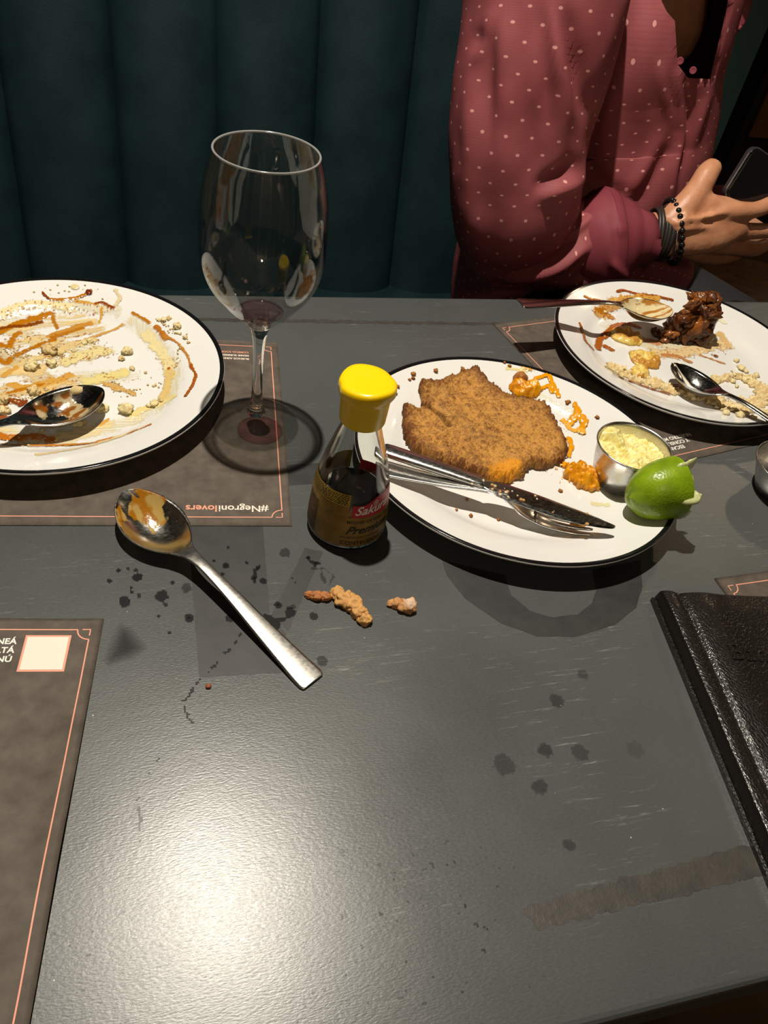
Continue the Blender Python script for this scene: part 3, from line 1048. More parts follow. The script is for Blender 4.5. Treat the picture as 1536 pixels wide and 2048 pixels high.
fm.stroke(k1((-40, 370), (60, 320), (150, 290), (240, 262)), 4.2, AMB, .95, .0008, .7, .5, .2)
fm.stroke(k1((-60, 345), (40, 325), (120, 320), (200, 300)), 2.5, DK, .9, .0008, .6)
fm.stroke(k1((205, 165), (235, 190), (290, 197), (340, 190), (395, 180), (438, 152)), 2.0, AMB, .95, .001, .7)
fm.stroke(k1((205, 165), (230, 190)), 1.7, DK, .9, .001, .6)
fm.blob(178, 589, 3.6, (110, 44, 20), .98, .0022)
fm.stroke(k1((365, 205), (430, 212), (475, 215)), 2.2, LT, .9, .0008, .8)
fm.stroke(k1((460, 215), (490, 210), (515, 222), (548, 236)), 1.7, (140, 60, 18), .98, .0012, .5)
fm.stroke(k1((490, 235), (488, 265), (478, 300)), 1.5, LT, .7, .0004, .7)
fm.stroke(k1((555, 150), (575, 185), (560, 215)), 2.6, (216, 200, 160), .7, .0006, .8)
fm.blob(149, 577, 4.2, (220, 202, 150), .85, .001, .7)
fm.stroke(k1((240, 365), (310, 340), (380, 320), (428, 308)), 4.2, (196, 138, 52), .9, .0005, .5, .6, .5)
fm.stroke(k1((250, 375), (330, 350), (400, 328)), 2.2, AMB, .9, .0006, .6, .5, .4)
fm.stroke(k1((300, 430), (420, 380), (520, 345), (585, 312)), 3, LT, .65, .0004, .7, .7, .5)
fm.stroke(k1((250, 270), (262, 300), (275, 330)), 2.4, AMB, .85, .0006, .7)
fm.stroke(k1((-20, 400), (40, 420), (60, 380), (95, 350)), 3.4, AMB, .9, .0007, .8)
fm.stroke(k1((-20, 470), (30, 500), (60, 470), (140, 430), (260, 385)), 3.2, AMB, .85, .0007, .9, .5, .4)
fm.stroke(k1((20, 560), (60, 530), (110, 500), (200, 460)), 2.6, LT, .8, .0006, .9)
fm.stroke(k1((110, 500), (250, 450), (360, 405), (440, 388)), 5.5, PST, .9, .0011, .9)
fm.stroke(k1((320, 490), (400, 460), (500, 440)), 8, (222, 208, 150), .9, .0009, .8, .6)
fm.stroke(k1((60, 600), (150, 610), (260, 585), (330, 555)), 5, LT, .75, .0006, .9)
fm.stroke(k1((40, 640), (120, 620), (200, 600)), 2.4, AMB, .8, .0006, .9)
fm.stroke(k1((420, 590), (520, 560), (600, 540)), 7.5, YEL, .7, .0007, .8, .7)
fm.stroke(k1((510, 600), (580, 620), (640, 645)), 4.2, (206, 164, 92), .7, .0006, .9)
fm.stroke(k1((-20, 700), (50, 680), (110, 690)), 5, (128, 60, 24), .9, .001, .9)
fm.stroke(k1((0, 760), (60, 770), (110, 745)), 4, (150, 70, 30), .85, .0008, .9)
fm.stroke(k1((636, 255), (690, 285), (718, 302)), 1.9, AMB, .9, .0007, .7)
fm.stroke(k1((750, 325), (770, 345), (800, 378)), 3.0, (178, 110, 36), .9, .0009, .9)
fm.stroke(k1((790, 370), (850, 400), (895, 455), (922, 520)), 2.0, (186, 124, 48), .85, .0008, .7)
fm.stroke(k1((915, 510), (938, 550), (925, 600), (890, 655)), 2.1, (164, 84, 20), .95, .001, .8)
fm.stroke(k1((700, 360), (760, 430), (800, 490), (815, 560)), 5.5, (226, 212, 160), .85, .0008, .8)
fm.stroke(k1((815, 540), (800, 620), (770, 690)), 4.6, (214, 186, 120), .85, .0009, .8)
fm.stroke(k1((640, 745), (700, 715), (780, 685), (830, 660)), 4, (224, 206, 140), .85, .0012, .7)
fm.blob(337, 739, 2.0, (170, 90, 24), .9, .001)
fm.stroke(k1((-20, 850), (80, 855), (160, 850), (240, 862)), 5, (186, 108, 30), .92, .0009, .8)
fm.stroke(k1((-20, 882), (120, 890), (260, 892), (400, 885), (540, 860), (640, 825), (725, 790)), 1.7, (188, 118, 40), .85, .0006, .8)
fm.stroke(k1((470, 870), (560, 850), (620, 832)), 1.8, (196, 124, 40), .9, .0006, .9)
fm.stroke(k1((180, 935), (330, 915), (480, 880), (600, 840)), 3, (222, 200, 150), .55, .0003, .8)
fm.stroke(k1((480, 795), (520, 765)), 2.0, LT, .8, .0006)
fm.specks(k1((0, 400), (150, 430), (300, 430), (450, 420)), 28, (150, 84, 30), .69)
fm.specks(k1((0, 640), (150, 640), (300, 600)), 20, (164, 96, 40), .68)
fm.specks(k1((0, 270), (150, 225), (330, 240), (500, 240)), 8, (160, 90, 24), .66)
fm.specks(k1((480, 560), (620, 620), (780, 480), (900, 460)), 10, (186, 130, 60), .71)
fm.done('caramel_smears', M['sauce'])


def crumb(plate, px, py, r, label, name='crumble_crumb', mat='crumble', tone=(226, 208, 152), group='crumble crumbs on the plates', seed=0, squash=(1, 1, .8), rough=1.0, dz=0.0, cat='crumb', sub=3):
    c = plate.at(px, py) if plate is not None else P(px, py)
    V, f = lump((c[0], c[1], c[2] + 0.0004 + dz), r * .9, seed, rough, 2.1, squash, sub)
    if r > .0035:
        q = random.Random(seed)
        ps = [(V, f)]
        for _ in range(4):
            a_ = q.uniform(0, 6.28)
            ps.append(lump((c[0] + math.cos(a_) * r * .6, c[1] + math.sin(a_) * r * .6, c[2] + .0004 + q.uniform(0, .7) * r), r * q.uniform(.35, .55), seed * 7 + _, rough, 2.1, squash, sub))
        V, f = join(*ps)
    n = fbm(V[:, 0] * 700, V[:, 1] * 700, V[:, 2] * 700, 3, seed)
    k = A3(tone) * (0.72 + 0.5 * n)[:, None]
    dark = smooth(0.62, 0.8, fbm(V[:, 0] * 300, V[:, 1] * 300, V[:, 2] * 300, 2, seed + 2))[:, None]
    k = k * (1 - dark * .5) + A3((170, 104, 40)) * dark * .5
    return tag(mk(name, V, f, M[mat], col=np.clip(k, 0, 1)), label, cat, group)


LL = ['largest pale crumb, just above the left spoon, in the brown smears of the left plate', 'round pale crumb left of the largest one on the left plate', 'smooth pale crumb alone in the clean middle of the left plate',
      'small pale crumb touching the lone one in the clean middle of the left plate', 'browned crumb just below the largest one on the left plate', 'knobbly pale crumb below the clean middle, right of the left spoon tip', 'tall pale crumb behind the bowl of the left spoon',
      'pale crumb tucked against the tip of the left spoon', 'pale crumb under the near edge of the left spoon bowl', None, None, 'pale crumb highest in the cluster on the far right rim of the left plate', None, 'biggest pale crumb in the cluster on the far right rim of the left plate', None, None,
      'browned crumb at the end of the pinkish paste on the left plate', None, None, None, None, 'pale crumb cut by the picture edge, upper of two on the left plate', 'pale crumb cut by the picture edge, lower of two on the left plate', None, None, 'pale crumb at the near end of the yellow curved smear on the left plate', None, None]
for i, (x, y, r) in enumerate([(240, 425, 36), (155, 505, 32), (610, 435, 26), (585, 470, 17), (250, 492, 25), (605, 712, 33), (165, 625, 27), (485, 705, 29), (385, 785, 16), (405, 780, 13), (365, 790, 12),
                               (785, 285, 17), (810, 278, 14), (850, 315, 20), (890, 370, 13), (905, 395, 9), (430, 388, 17), (405, 398, 14), (290, 450, 13), (635, 520, 14), (760, 285, 10), (15, 670, 26), (20, 720, 24), (205, 815, 10), (700, 540, 9), (740, 690, 20), (715, 700, 14), (775, 675, 15)]):
    q = k1((x, y + r * .5))[0]
    crumb(pl_l, q[0], q[1], r / 2.4 * 0.00042, LL[i] or 'tiny pale loose crumb among the smears of the left plate', seed=i + 2, group='crumble crumbs on the left plate' if LL[i] else 'tiny crumbs on the left plate', tone=(228, 212, 158) if i % 3 else (216, 190, 134), sub=3 if r > 15 else 2)
rnd = random.Random(7)
parts = []
for path, n, sp in ((k1((0, 450), (200, 470), (450, 420)), 90, 22), (k1((0, 680), (150, 660), (300, 620)), 60, 18), (k1((500, 560), (620, 640), (800, 560), (870, 420)), 70, 12), (k1((760, 290), (900, 380)), 30, 10), (k1((100, 150), (560, 160)), 14, 20), (k1((0, 860), (300, 870)), 20, 14)):
    ln = spline(path, 20) if len(path) > 2 else np.array(path)
    for i in range(n):
        q = ln[rnd.randrange(len(ln))] if len(ln) > 2 else ln[0] + (ln[1] - ln[0]) * rnd.random()
        c = pl_l.at(q[0] + rnd.gauss(0, sp * .5), q[1] + rnd.gauss(0, sp * .35))
        if pl_l.r(c[0], c[1]) > .128: continue
        V, f = lump((c[0], c[1], c[2] + .0003), rnd.uniform(.0005, .0013), i, .5, 1.7, (1, 1, .8), 1)
        parts.append((V, f))
V, f = join(*parts)
k = np.repeat([A3((224, 200, 144)) * rnd.uniform(.55, 1.05) for _ in parts], [len(p[0]) for p in parts], 0)
mk('fine_crumbs', V, f, M['crumble'], pl_l.o, col=k, kind='stuff')
# ------------------------------------------------------------------ cutlery


def frame3(A, E, up=(0, 0, 1)):
    A, E = np.asarray(A, float), np.asarray(E, float)
    x = E - A
    L = np.linalg.norm(x)
    x = x / L
    y = np.cross(np.asarray(up, float), x)
    y /= np.linalg.norm(y)
    return A, x, y, np.cross(x, y), L


def strip(A, E, st, thick=0.0012, up=(0, 0, 1), nt=15, n=6, power=1.0):
    """a bent sheet-metal strip: stations (s metres, half width, height, dish depth)"""
    A, x, y, z, L = frame3(A, E, up)
    S = spline(st, n)
    S[:, 1] = np.maximum(S[:, 1], 0.0002)
    t = np.linspace(-1, 1, nt)
    top = []
    for s, wd, h, d in S:
        top.append(A + x * s + y * (wd * t)[:, None] + z * (h - d * (1 - np.abs(t) ** 2.2) ** power)[:, None])
    top = np.array(top)
    m = len(S)
    V = np.vstack([top.reshape(-1, 3), (top - z * thick).reshape(-1, 3)])
    k = m * nt
    f = []
    for i in range(m - 1):
        for j in range(nt - 1):
            a = i * nt + j
            f.append((a, a + nt, a + nt + 1, a + 1))
            f.append((a + k, a + 1 + k, a + nt + 1 + k, a + nt + k))
        a = i * nt
        f.append((a, a + k, a + nt + k, a + nt))
        a = i * nt + nt - 1
        f.append((a, a + nt, a + nt + k, a + k))
    for i in (0, m - 1):
        for j in range(nt - 1):
            a = i * nt + j
            q = (a, a + 1, a + 1 + k, a + k)
            f.append(q if i == 0 else q[::-1])
    return V, f


def spoon(A, E, label, mat, wmax=0.0212, bl=0.068, residue=None, base=0.0, lift=0.0):
    L = float(np.linalg.norm(np.asarray(E) - np.asarray(A)))
    tt = [(0, .0006, .0180, 0), (.015, .0042, .0178, .0004), (.06, .0092, .0173, .0018), (.14, .0143, .0165, .0052), (.26, .0186, .0154, .0092), (.4, .0210, .0144, .0116), (.54, .0208, .0137, .0118), (.68, .0182, .0132, .0098), (.8, .0140, .0131, .0062), (.9, .0092, .0136, .0026),
          (1.0, .0058, .0148, .0005), (1.1, .0043, .0158, -.0005)]
    st = [(t * bl, wd * wmax / .021, h, d) for t, wd, h, d in tt]
    hl = L - 1.1 * bl
    st += [(1.1 * bl + hl * t, wd, h, -.0006) for t, wd, h in [(.12, .0037, .0160), (.35, .0047, .0128), (.6, .0064, .0078), (.82, .0081, .0038), (.95, .0091, .0020), (.985, .0088, .0016), (1.0, .0078, .0014)]]
    st = [(a, b, h * (1 - lift) + lift * .010, d) for a, b, h, d in st]
    mid = (np.asarray(A) + np.asarray(E)) / 2
    t = thing('dessert_spoon', label, 'spoon', (mid[0], mid[1], min(A[2], E[2])), 'steel spoons')
    V, f = strip(A, E, [q for q in st if q[0] <= bl * 1.01], n=5, nt=21)
    mk('bowl', V, f, M[mat], t)
    V, f = strip(A, E, [q for q in st if q[0] >= bl * .89], n=5, nt=11)
    mk('handle', V, f, M['steel_satin' if mat == 'steel_worn' else mat], t)
    if residue:
        A_, x, y, z, _ = frame3(A, E)
        sp = spline([(q[0], q[1], q[2], q[3]) for q in st if q[0] <= bl * 1.0], 12)
        xs = np.linspace(.002, bl * .97, 90)
        wd, hh, dd = [np.interp(xs, sp[:, 0], sp[:, i]) for i in (1, 2, 3)]
        tv = np.linspace(-.96, .96, 61)
        Sx, T_ = np.meshgrid(xs, tv, indexing='ij')
        a, h, col = residue(Sx / bl, T_)
        Zl = hh[:, None] - dd[:, None] * (1 - np.abs(T_) ** 2.2) + .0002 + h
        Pw = A_ + x * Sx[..., None] + y * (wd[:, None] * T_)[..., None] + z * Zl[..., None]
        V, f, used = field(Sx, T_, Zl, a > .04)
        mk('food_residue', Pw.reshape(-1, 3)[used], f[:, ::-1], M['sauce'], t, col=np.c_[col.reshape(-1, 3)[used], a.ravel()[used]], kind='stuff')
    return t


def blend(a, c0, c1):
    return A3(c0) * (1 - a[..., None]) + A3(c1) * a[..., None]


def res_table(s, t):
    n = fbm(s * 5, t * 2.2, 0, 4, 3)
    a1 = smooth(.06, .16, n - .33 - .8 * np.abs(s - .2) - .10 * np.maximum(-t, 0)) * smooth(.58, .42, s)
    a1 = np.maximum(a1, smooth(.08, .0, np.abs(s - .95) + .1 * n) * .5)
    c = blend(smooth(.45, .62, fbm(s * 9, t * 4, 4, 3, 8)), (176, 148, 84), (158, 102, 20))
    return a1 * .9, .0005 * a1 * n, c


def res_left(s, t):
    n = fbm(s * 6, t * 2.4, 0, 4, 11)
    a = smooth(.0, .12, n - .42 - .7 * np.abs(s - .42)) * smooth(.9, .5, np.abs(t + .1))
    a = np.maximum(a, .5 * smooth(.1, .0, np.abs(t - .55) - .1) * smooth(.4, .2, s) * n)
    c = blend(smooth(.5, .6, fbm(s * 12, t * 5, 4, 3, 2)), (186, 168, 130), (140, 82, 24))
    return a * .9, .0005 * a, c


def res_cream(s, t):
    n = fbm(s * 5, t * 2.2, 2, 4, 21)
    a = smooth(.0, .15, n - .15 - .25 * smooth(.55, .9, s))
    c = blend(smooth(.5, .62, fbm(s * 7, t * 4, 4, 3, 5)), (226, 212, 166), (176, 118, 48))
    return a * .92, .0022 * a * smooth(1, .3, np.abs(t)) * n, c


def res_small(s, t):
    n = fbm(s * 5, t * 2.2, 2, 4, 31)
    a = smooth(.0, .08, .17 + .2 * (n - .5) - np.abs(t - .1 + .5 * (s - .5)) * .6 - .3 * np.abs(s - .5))
    return a, .0003 * a, blend(a, (226, 216, 190), (232, 224, 204))


A = P(249, 983, .0175)
E = P(627, 1364, .0014)
A[2], E[2] = TZ + .0002, TZ + .0002
spoon(A, E, 'loose steel spoon lying diagonally on the bare table top', 'steel_worn', wmax=.0218, bl=.07, residue=res_table)

A, N_ = P(202, 778, .026), P(30, 850, .024)
d = (N_ - A) / np.linalg.norm(N_ - A)
E = A + d * .2
A[2], E[2] = TZ + .0080, TZ + .0245
spoon(A, E, 'steel spoon lying in the caramel on the left plate with a crumb in its bowl', 'steel_dark', wmax=.0205, bl=.072, residue=res_left)
q = P(153, 776, .022)
V, f = lump((q[0], q[1], TZ + .0165), .0064, 77, .4, 1.7, (1, 1, .85), 3)
tag(mk('crumble_crumb', V, f, M['crumble'], col=np.clip(A3((214, 190, 138)) * (.7 + .5 * fbm(V[:, 0] * 700, V[:, 1] * 700, V[:, 2] * 700, 3, 4))[:, None], 0, 1)), 'biscuit crumb sitting in the bowl of the left spoon', 'crumb')

A, E = P(1335, 625, .030), P(1037, 613, .048)
A[2] -= .010
spoon(A, E, 'steel spoon with cream in its bowl, propped against the chocolate cake', 'steel_dark', wmax=.0205, bl=.068, residue=res_cream, lift=.3)
A, N_ = P(1347, 728, .026), P(1452, 797, .025)
d = (N_ - A) / np.linalg.norm(N_ - A)
E = A + d * .19
A[2], E[2] = TZ + .0085, TZ + .026
spoon(A, E, 'steel spoon with a white streak in its bowl, in the crumble on the right plate', 'steel_dark', wmax=.0168, bl=.060, residue=res_small)

# fork on the middle plate, tines in the well
A, N_ = P(1176, 1061, .010), P(985, 999, .020)
d = (N_ - A) / np.linalg.norm(N_ - A)
E0 = P(758, 922, .030)
d = (E0 - A) / np.linalg.norm(E0 - A)
fs = np.linalg.norm(P(768, 923, .030) - A) / .195
E = A + d * .195 * fs
A[2], E[2] = TZ + .0088, TZ + .0245
mid = (A + E) / 2
fk = thing('fork', 'steel fork with pumpkin between its tines, beside the knife on the middle plate', 'fork', (mid[0], mid[1], TZ + .009))
st = [(.040, .0106, .0028, .0012), (.047, .0112, .0040, .0018), (.056, .0106, .0066, .0018), (.064, .0080, .0096, .001), (.072, .0048, .0120, .0002), (.082, .0036, .0128, -.0006), (.105, .0038, .0105, -.0007), (.14, .0056, .0052, -.0006), (.175, .0078, .0018, -.0005), (.192, .0086, .0006, -.0004), (.195, .0078, .0005, -.0004)]
st = [(a * fs if a > .08 else a, b, c, d) for a, b, c, d in st]
mk('fork_handle', *strip(A, E, st, .0014, nt=11, n=5), M['steel'], fk)
_, fx, fy, fz, _ = frame3(A, E)
for k in range(4):
    o = (k - 1.5) * .0062
    Q = A + fy * o
    ts = [(-.0015, .0004, .0068, 0), (.002, .0010, .0060, 0), (.012, .0014, .0034, .0), (.025, .0017, .0020, 0), (.036, .0020, .0022, 0), (.043, .0022, .0034, .0)]
    mk('tine', *strip(Q + fy * 0, Q + fx, [(s, wd, h, d) for s, wd, h, d in ts], .0016, nt=5, n=4), M['steel'], fk)
# knife
A, E0 = P(1230, 1056, .026), P(755, 884, .036)
d = (E0 - A) / np.linalg.norm(E0 - A)
print('knife', np.linalg.norm(E0 - A))
fs = np.linalg.norm(P(766, 887, .036) - A) / .2155
E = A + d * .2155 * fs
A[2], E[2] = TZ + .0235, TZ + .0285
mid = (A + E) / 2
kn = thing('table_knife', 'steel table knife with crumbs on its dark blade, across the middle plate', 'knife', (mid[0], mid[1], TZ + .024))
_, fx, fy, fz, L = frame3(A, E)
bst = spline([(0, .0012, -.0020), (.004, .0030, -.0014), (.018, .0058, -.0004), (.04, .0080, .0006), (.07, .0092, .0004), (.10, .0088, 0), (.114, .0070, 0), (.120, .0046, 0), (.126, .0042, 0)], 5)
bst[:, 0] *= fs
C_ = A + fx * bst[:, :1] + fy * bst[:, 2:3] + fz * .0016
tb_ = np.linspace(-1, 1, 25)
top = C_[:, None] + (fy * bst[:, 1:2])[:, None] * tb_[None, :, None] + fz * (.0009 * np.minimum(1, (1 - np.abs(tb_)) * 3.0))[None, :, None]
bot_ = top - fz * (.0018 * np.minimum(1, (1 - np.abs(tb_)) * 3.0) + .0001)[None, :, None]
k = len(bst)
V = np.vstack([top.reshape(-1, 3), bot_.reshape(-1, 3)])
f = []
for i in range(k - 1):
    for j in range(24):
        a = i * 25 + j
        f += [(a, a + 25, a + 26, a + 1), (a + k * 25, a + 1 + k * 25, a + 26 + k * 25, a + 25 + k * 25)]
    for j in (0, 24):
        a = i * 25 + j
        f.append((a, a + k * 25, a + 25 + k * 25, a + 25))
mk('blade', V, f, M['steel_dark'], kn, flat=True)
hst = spline([(.119, .0045, .0022), (.126, .0056, .0030), (.15, .0060, .0034), (.185, .0068, .0036), (.208, .0070, .0034), (.214, .0062, .0028), (.2152, .004, .001)], 5)
hst[:, 0] *= fs
C_ = A + fx * hst[:, :1] + fz * .0022
mk('handle', *loft(C_, fy * hst[:, 1:2], fz * hst[:, 2:3], 24, sq=.7), M['steel'], kn)
rnd = random.Random(3)
parts, cols = [], []
for i in range(26):
    s = rnd.choice([rnd.uniform(.02, .12), rnd.uniform(.06, .1)])
    q = A + fx * s + fy * rnd.uniform(-.006, .007) + fz * .0024
    V, f = lump(q, rnd.uniform(.0004, .0016), i, .5, 1.7, (1, 1, .6), 1)
    parts.append((V, f))
    cols.append(np.tile(A3(rnd.choice([(220, 190, 140), (200, 150, 90), (226, 208, 180)])), (len(V), 1)))
V, f = join(*parts)
mk('food_residue', V, f, M['crumble'], kn, col=np.vstack(cols), kind='stuff')

# ------------------------------------------------------------------ wine glass
G = np.array([.0753, .5181, TZ + .0009])
wg = thing('wine_glass', 'stemmed wine glass with a little red wine left, beside the left plate', 'wine glass', G)
BOWL = [(0, .0925), (.0050, .0928), (.0098, .0950), (.0164, .1015), (.0235, .1082), (.0294, .1155), (.0350, .1228), (.0389, .1300), (.0419, .1390), (.0434, .1490), (.0437, .1600), (.0434, .1720), (.0425, .1852), (.0408, .1960), (.0386, .2060), (.0362, .2140), (.0345, .2190)]
S = spline(BOWL, 4)
S[:, 0] = np.maximum(S[:, 0], 0)
S[0, 0] = 0
inner = S[::-1].copy()
inner[:, 0] = np.maximum(inner[:, 0] - .0010, 0)
inner[:, 1] += np.where(inner[:, 1] < .11, .0022 * smooth(.115, .1, inner[:, 1]), 0)
inner[-1, 0] = 0
prof = [tuple(q) for q in S] + [(S[-1, 0] - .0002, S[-1, 1] + .0005), (S[-1, 0] - .0008, S[-1, 1] + .0005)] + [tuple(q) for q in inner]
mk('bowl', *lathe(prof, 96, G), M['thin'], wg)
k = [i for i, q in enumerate(inner) if q[1] < .1055]
wp = [(max(inner[i][0] - .0002, 0), inner[i][1] + .0002) for i in k][::-1]
wp[0] = (0, wp[0][1])
wl = wp[-1]
mk('wine', *lathe(wp + [(wl[0] * .7, wl[1] + .0001), (0, wl[1] + .0001)], 64, G), M['wine'], wg)
ST = spline([(.0075, .0120), (.0062, .0165), (.0050, .0235), (.0041, .0380), (.0039, .0600), (.0046, .0760), (.0060, .0870), (.0082, .0935)], 5)
mk('stem', *lathe([(0, .0118)] + [tuple(q) for q in ST] + [(.004, .0955), (0, .096)], 40, G), M['glass'], wg)
FT = [(0, .0004), (.034, .0004), (.0350, .0010), (.0348, .0017), (.033, .0022), (.026, .0032), (.018, .0050), (.012, .0080), (.0085, .0116), (.0060, .0155), (0, .0156)]
mk('foot', *lathe(FT, 96, G), M['thin'], wg)
mk('rim', *lathe([(S[-1, 0] - .0005 + .0008 * math.cos(a), S[-1, 1] + .0003 + .0008 * math.sin(a)) for a in np.linspace(-math.pi, math.pi, 13)], 128, G), M['rimglass'], wg)

# ------------------------------------------------------------------ soy sauce bottle
B = np.array([.1272, .3980, TZ + .0001])
sb = thing('sauce_bottle', 'small glass soy sauce bottle with a yellow flip cap and gold label', 'bottle', B)
BO = spline([(.0255, .0006), (.0276, .0020), (.0286, .0060), (.0286, .0145), (.0281, .0253), (.0260, .0460), (.0218, .0655), (.0181, .0780), (.0149, .0890), (.0133, .0965), (.0129, .1020), (.0129, .1070)], 5)
_bz, _br = BO[:, 1], BO[:, 0]
BI = [(max(r - .0022, .001), z) for r, z in BO[::-1] if z > .006]
mk('glass_body', *lathe([(0, .0004)] + [tuple(q) for q in BO] + BI + [(.022, .0052), (0, .0050)], 80, B), M['bottleglass'], sb)
sy = [(r - .0021, z) for r, z in BO if .006 < z < .0345]
mk('soy_sauce', *lathe([(0, .0051), (.0225, .0053)] + sy + [(sy[-1][0] - .001, .0346), (0, .0342)], 64, B), M['soy'], sb)
CP = [(.0136, .0985), (.0150, .0986), (.0153, .0995), (.0158, .1080), (.0163, .1170), (.0165, .1192), (.0179, .1202), (.0186, .1218), (.0187, .1248), (.0184, .1272), (.0174, .1286), (.0145, .1290), (.008, .1282), (0, .1278)]
V, f = lathe(CP, 96, B)
thc = math.atan2(-B[1], -B[0])
ang = np.arctan2(V[:, 1] - B[1], V[:, 0] - B[0]) - thc
rr = np.hypot(V[:, 0] - B[0], V[:, 1] - B[1])
k = smooth(.1195, .122, V[:, 2] - B[2]) * smooth(.010, .016, rr)
wob = -.0011 * np.exp(-((np.angle(np.exp(1j * (ang + 1.25)))) / .16) ** 2) + .0009 * np.exp(-((np.angle(np.exp(1j * (ang - 1.9)))) / .25) ** 2) + .0003 * np.sin(5 * ang + 1)
V[:, 0] += (V[:, 0] - B[0]) / np.maximum(rr, 1e-6) * k * wob
V[:, 1] += (V[:, 1] - B[1]) / np.maximum(rr, 1e-6) * k * wob
V[:, 2] += k * .0009 * np.sin(2 * ang + .6)
capo = mk('flip_cap', V, f, M['cap'], sb)


def onb(phi, z, lift):
    """point on the bottle: angle right of the side facing the camera, height"""
    r = np.interp(z, _bz, _br) + lift
    a = thc + phi
    return np.stack([B[0] + r * np.cos(a), B[1] + r * np.sin(a), B[2] + z + 0 * r], -1)


def label_patch(name, p0, p1, zlo, zhi, mat, lift, parent=sb, n=48, nv=10):
    ph = np.radians(np.linspace(p0, p1, n))
    V = []
    for j in range(nv):
        t = j / (nv - 1)
        V.append(onb(ph, zlo(np.degrees(ph)) * (1 - t) + zhi(np.degrees(ph)) * t, lift))
    V = np.vstack(V)
    f = [(j * n + i, j * n + i + 1, (j + 1) * n + i + 1, (j + 1) * n + i) for j in range(nv - 1) for i in range(n - 1)]
    return mk(name, V, f, M[mat], parent)


cst = lambda v: (lambda p: 0 * p + v)
lab = label_patch('front_label', -170, 175, cst(.0066), cst(.0336), 'label_gold', .00015, n=110)
lab2 = label_patch('side_label', -172, 2.5, cst(.0337), cst(.0525), 'label_gold', .00015, n=70)
label_patch('text_panel', -95, 1.5, cst(.0432), cst(.0523), 'label_bright', .00028, lab2)
redtop = lambda p: .0440 + .0050 * smooth(20, 52, p) - .005 * smooth(110, 175, p)
label_patch('red_banner', 7, 172, cst(.0337), redtop, 'red', .00018, lab, n=70)


def btext(body, size, phi, z, mat, lift=.00035, slope=0.0, parent=lab, name='printed_text', **k):
    q, f = text(body, size, **k)
    ph = math.radians(phi) + q[:, 0] / float(np.interp(z, _bz, _br))
    return mk(name, onb(ph, z + q[:, 1] + slope * q[:, 0], lift), f, M[mat], parent, flat=True)


btext('Sakura', .0100, 10.5, .0362, 'white_ink', shear=.35, bold=.00018, slope=.05)
btext('Premium', .0094, 1, .0192, 'ink', shear=.45, bold=.00016, slope=.03)
btext('MOLHO DE SOJA \u00b7 SALSA DE SOJA', .0036, 1, .0286, 'ink', bold=.00003)
btext('FERMENTA\u00c7\u00c3O NATURAL', .0026, -6, .0148, 'ink')
btext('CONTE\u00daDO/CONTENIDO 150 ml', .0050, -5, .0086, 'ink', bold=.00006)
ps = []
for k in range(5):
    a = math.pi / 2 + k * 2 * math.pi / 5
    c = np.array([.0013 * math.cos(a), .0013 * math.sin(a)])
    t = np.linspace(0, 2 * np.pi, 15)[:-1]
    o_, i_ = [c + np.c_[np.cos(t), np.sin(t)] * r for r in (.00105, .00072)]
    v = np.vstack([o_, i_])
    ps.append((np.c_[math.radians(44) + v[:, 0] / .0265, .0443 + v[:, 1], 0 * v[:, 0]], [(i, (i + 1) % 14, (i + 1) % 14 + 14, i + 14) for i in range(14)]))
v, f = join(*ps)
mk('flower_emblem', onb(v[:, 0], v[:, 1], .0004), f, M['white_ink'], lab, flat=True)
# small print: rows of broken dark lines, and a bar code's plain strokes
rnd = random.Random(5)
ps = []
for row in range(6):
    ph = -93.0
    while ph < -1:
        wdt = rnd.uniform(1.5, 6)
        z = .0440 + row * .0014
        p_ = np.radians(np.linspace(ph, min(ph + wdt, 0), 4))
        v = np.vstack([onb(p_, 0 * p_ + z, .0004), onb(p_, 0 * p_ + z + .00075, .0004)])
        ps.append((v, [(i, i + 1, i + 5, i + 4) for i in range(3)]))
        ph += wdt + rnd.uniform(.8, 1.5)
mk('small_print', *join(*ps), M['ink'], lab2, flat=True, kind='stuff')
ps = []
z = .008
while z < .0365:
    h = rnd.choice([.00025, .0004, .0006])
    p_ = np.radians(np.linspace(-82, -48, 8))
    v = np.vstack([onb(p_, 0 * p_ + z, .0004), onb(p_, 0 * p_ + z + h, .0004)])
    ps.append((v, [(i, i + 1, i + 9, i + 8) for i in range(7)]))
    z += h + rnd.choice([.0003, .0005])
mk('printed_bars', *join(*ps), M['ink'], lab, flat=True, kind='stuff')

# ------------------------------------------------------------------ middle plate: cutlet, pumpkin, ramekin, lime
fm = Film(pl_o, seed=14)
ORG, ORD = (224, 150, 6), (190, 104, 4)
fm.stroke(k4((690, 190), (780, 235), (870, 290), (990, 350)), 5, (240, 236, 214), .5, .0004, .6, .8, .4)
fm.stroke(k4((715, 108), (760, 112), (800, 118), (838, 128)), 3.4, ORG, .9, .0016, .8)
fm.stroke(k4((838, 128), (815, 148), (770, 160)), 3.0, ORG, .9, .0016, .8)
fm.stroke(k4((830, 150), (850, 190), (872, 240)), 3.2, ORG, .9, .0016, .9)
fm.stroke(k4((800, 205), (830, 200), (850, 225)), 3, ORG, .85, .0012, .9)
fm.stroke(k4((955, 285), (965, 320), (940, 355), (925, 370)), 4.2, ORG, .92, .0018, .9)
fm.stroke(k4((985, 345), (995, 370), (975, 400), (985, 410)), 4.0, ORG, .92, .0018, .9)
fm.stroke(k4((900, 350), (930, 390), (990, 410)), 3, (232, 170, 60), .7, .0006, 1.0)
fm.stroke(k4((925, 440), (935, 470), (925, 520)), 3.4, ORG, .92, .002, .8)
fm.stroke(k4((870, 555), (910, 565), (950, 590)), 4.0, ORG, .95, .0025, .8)
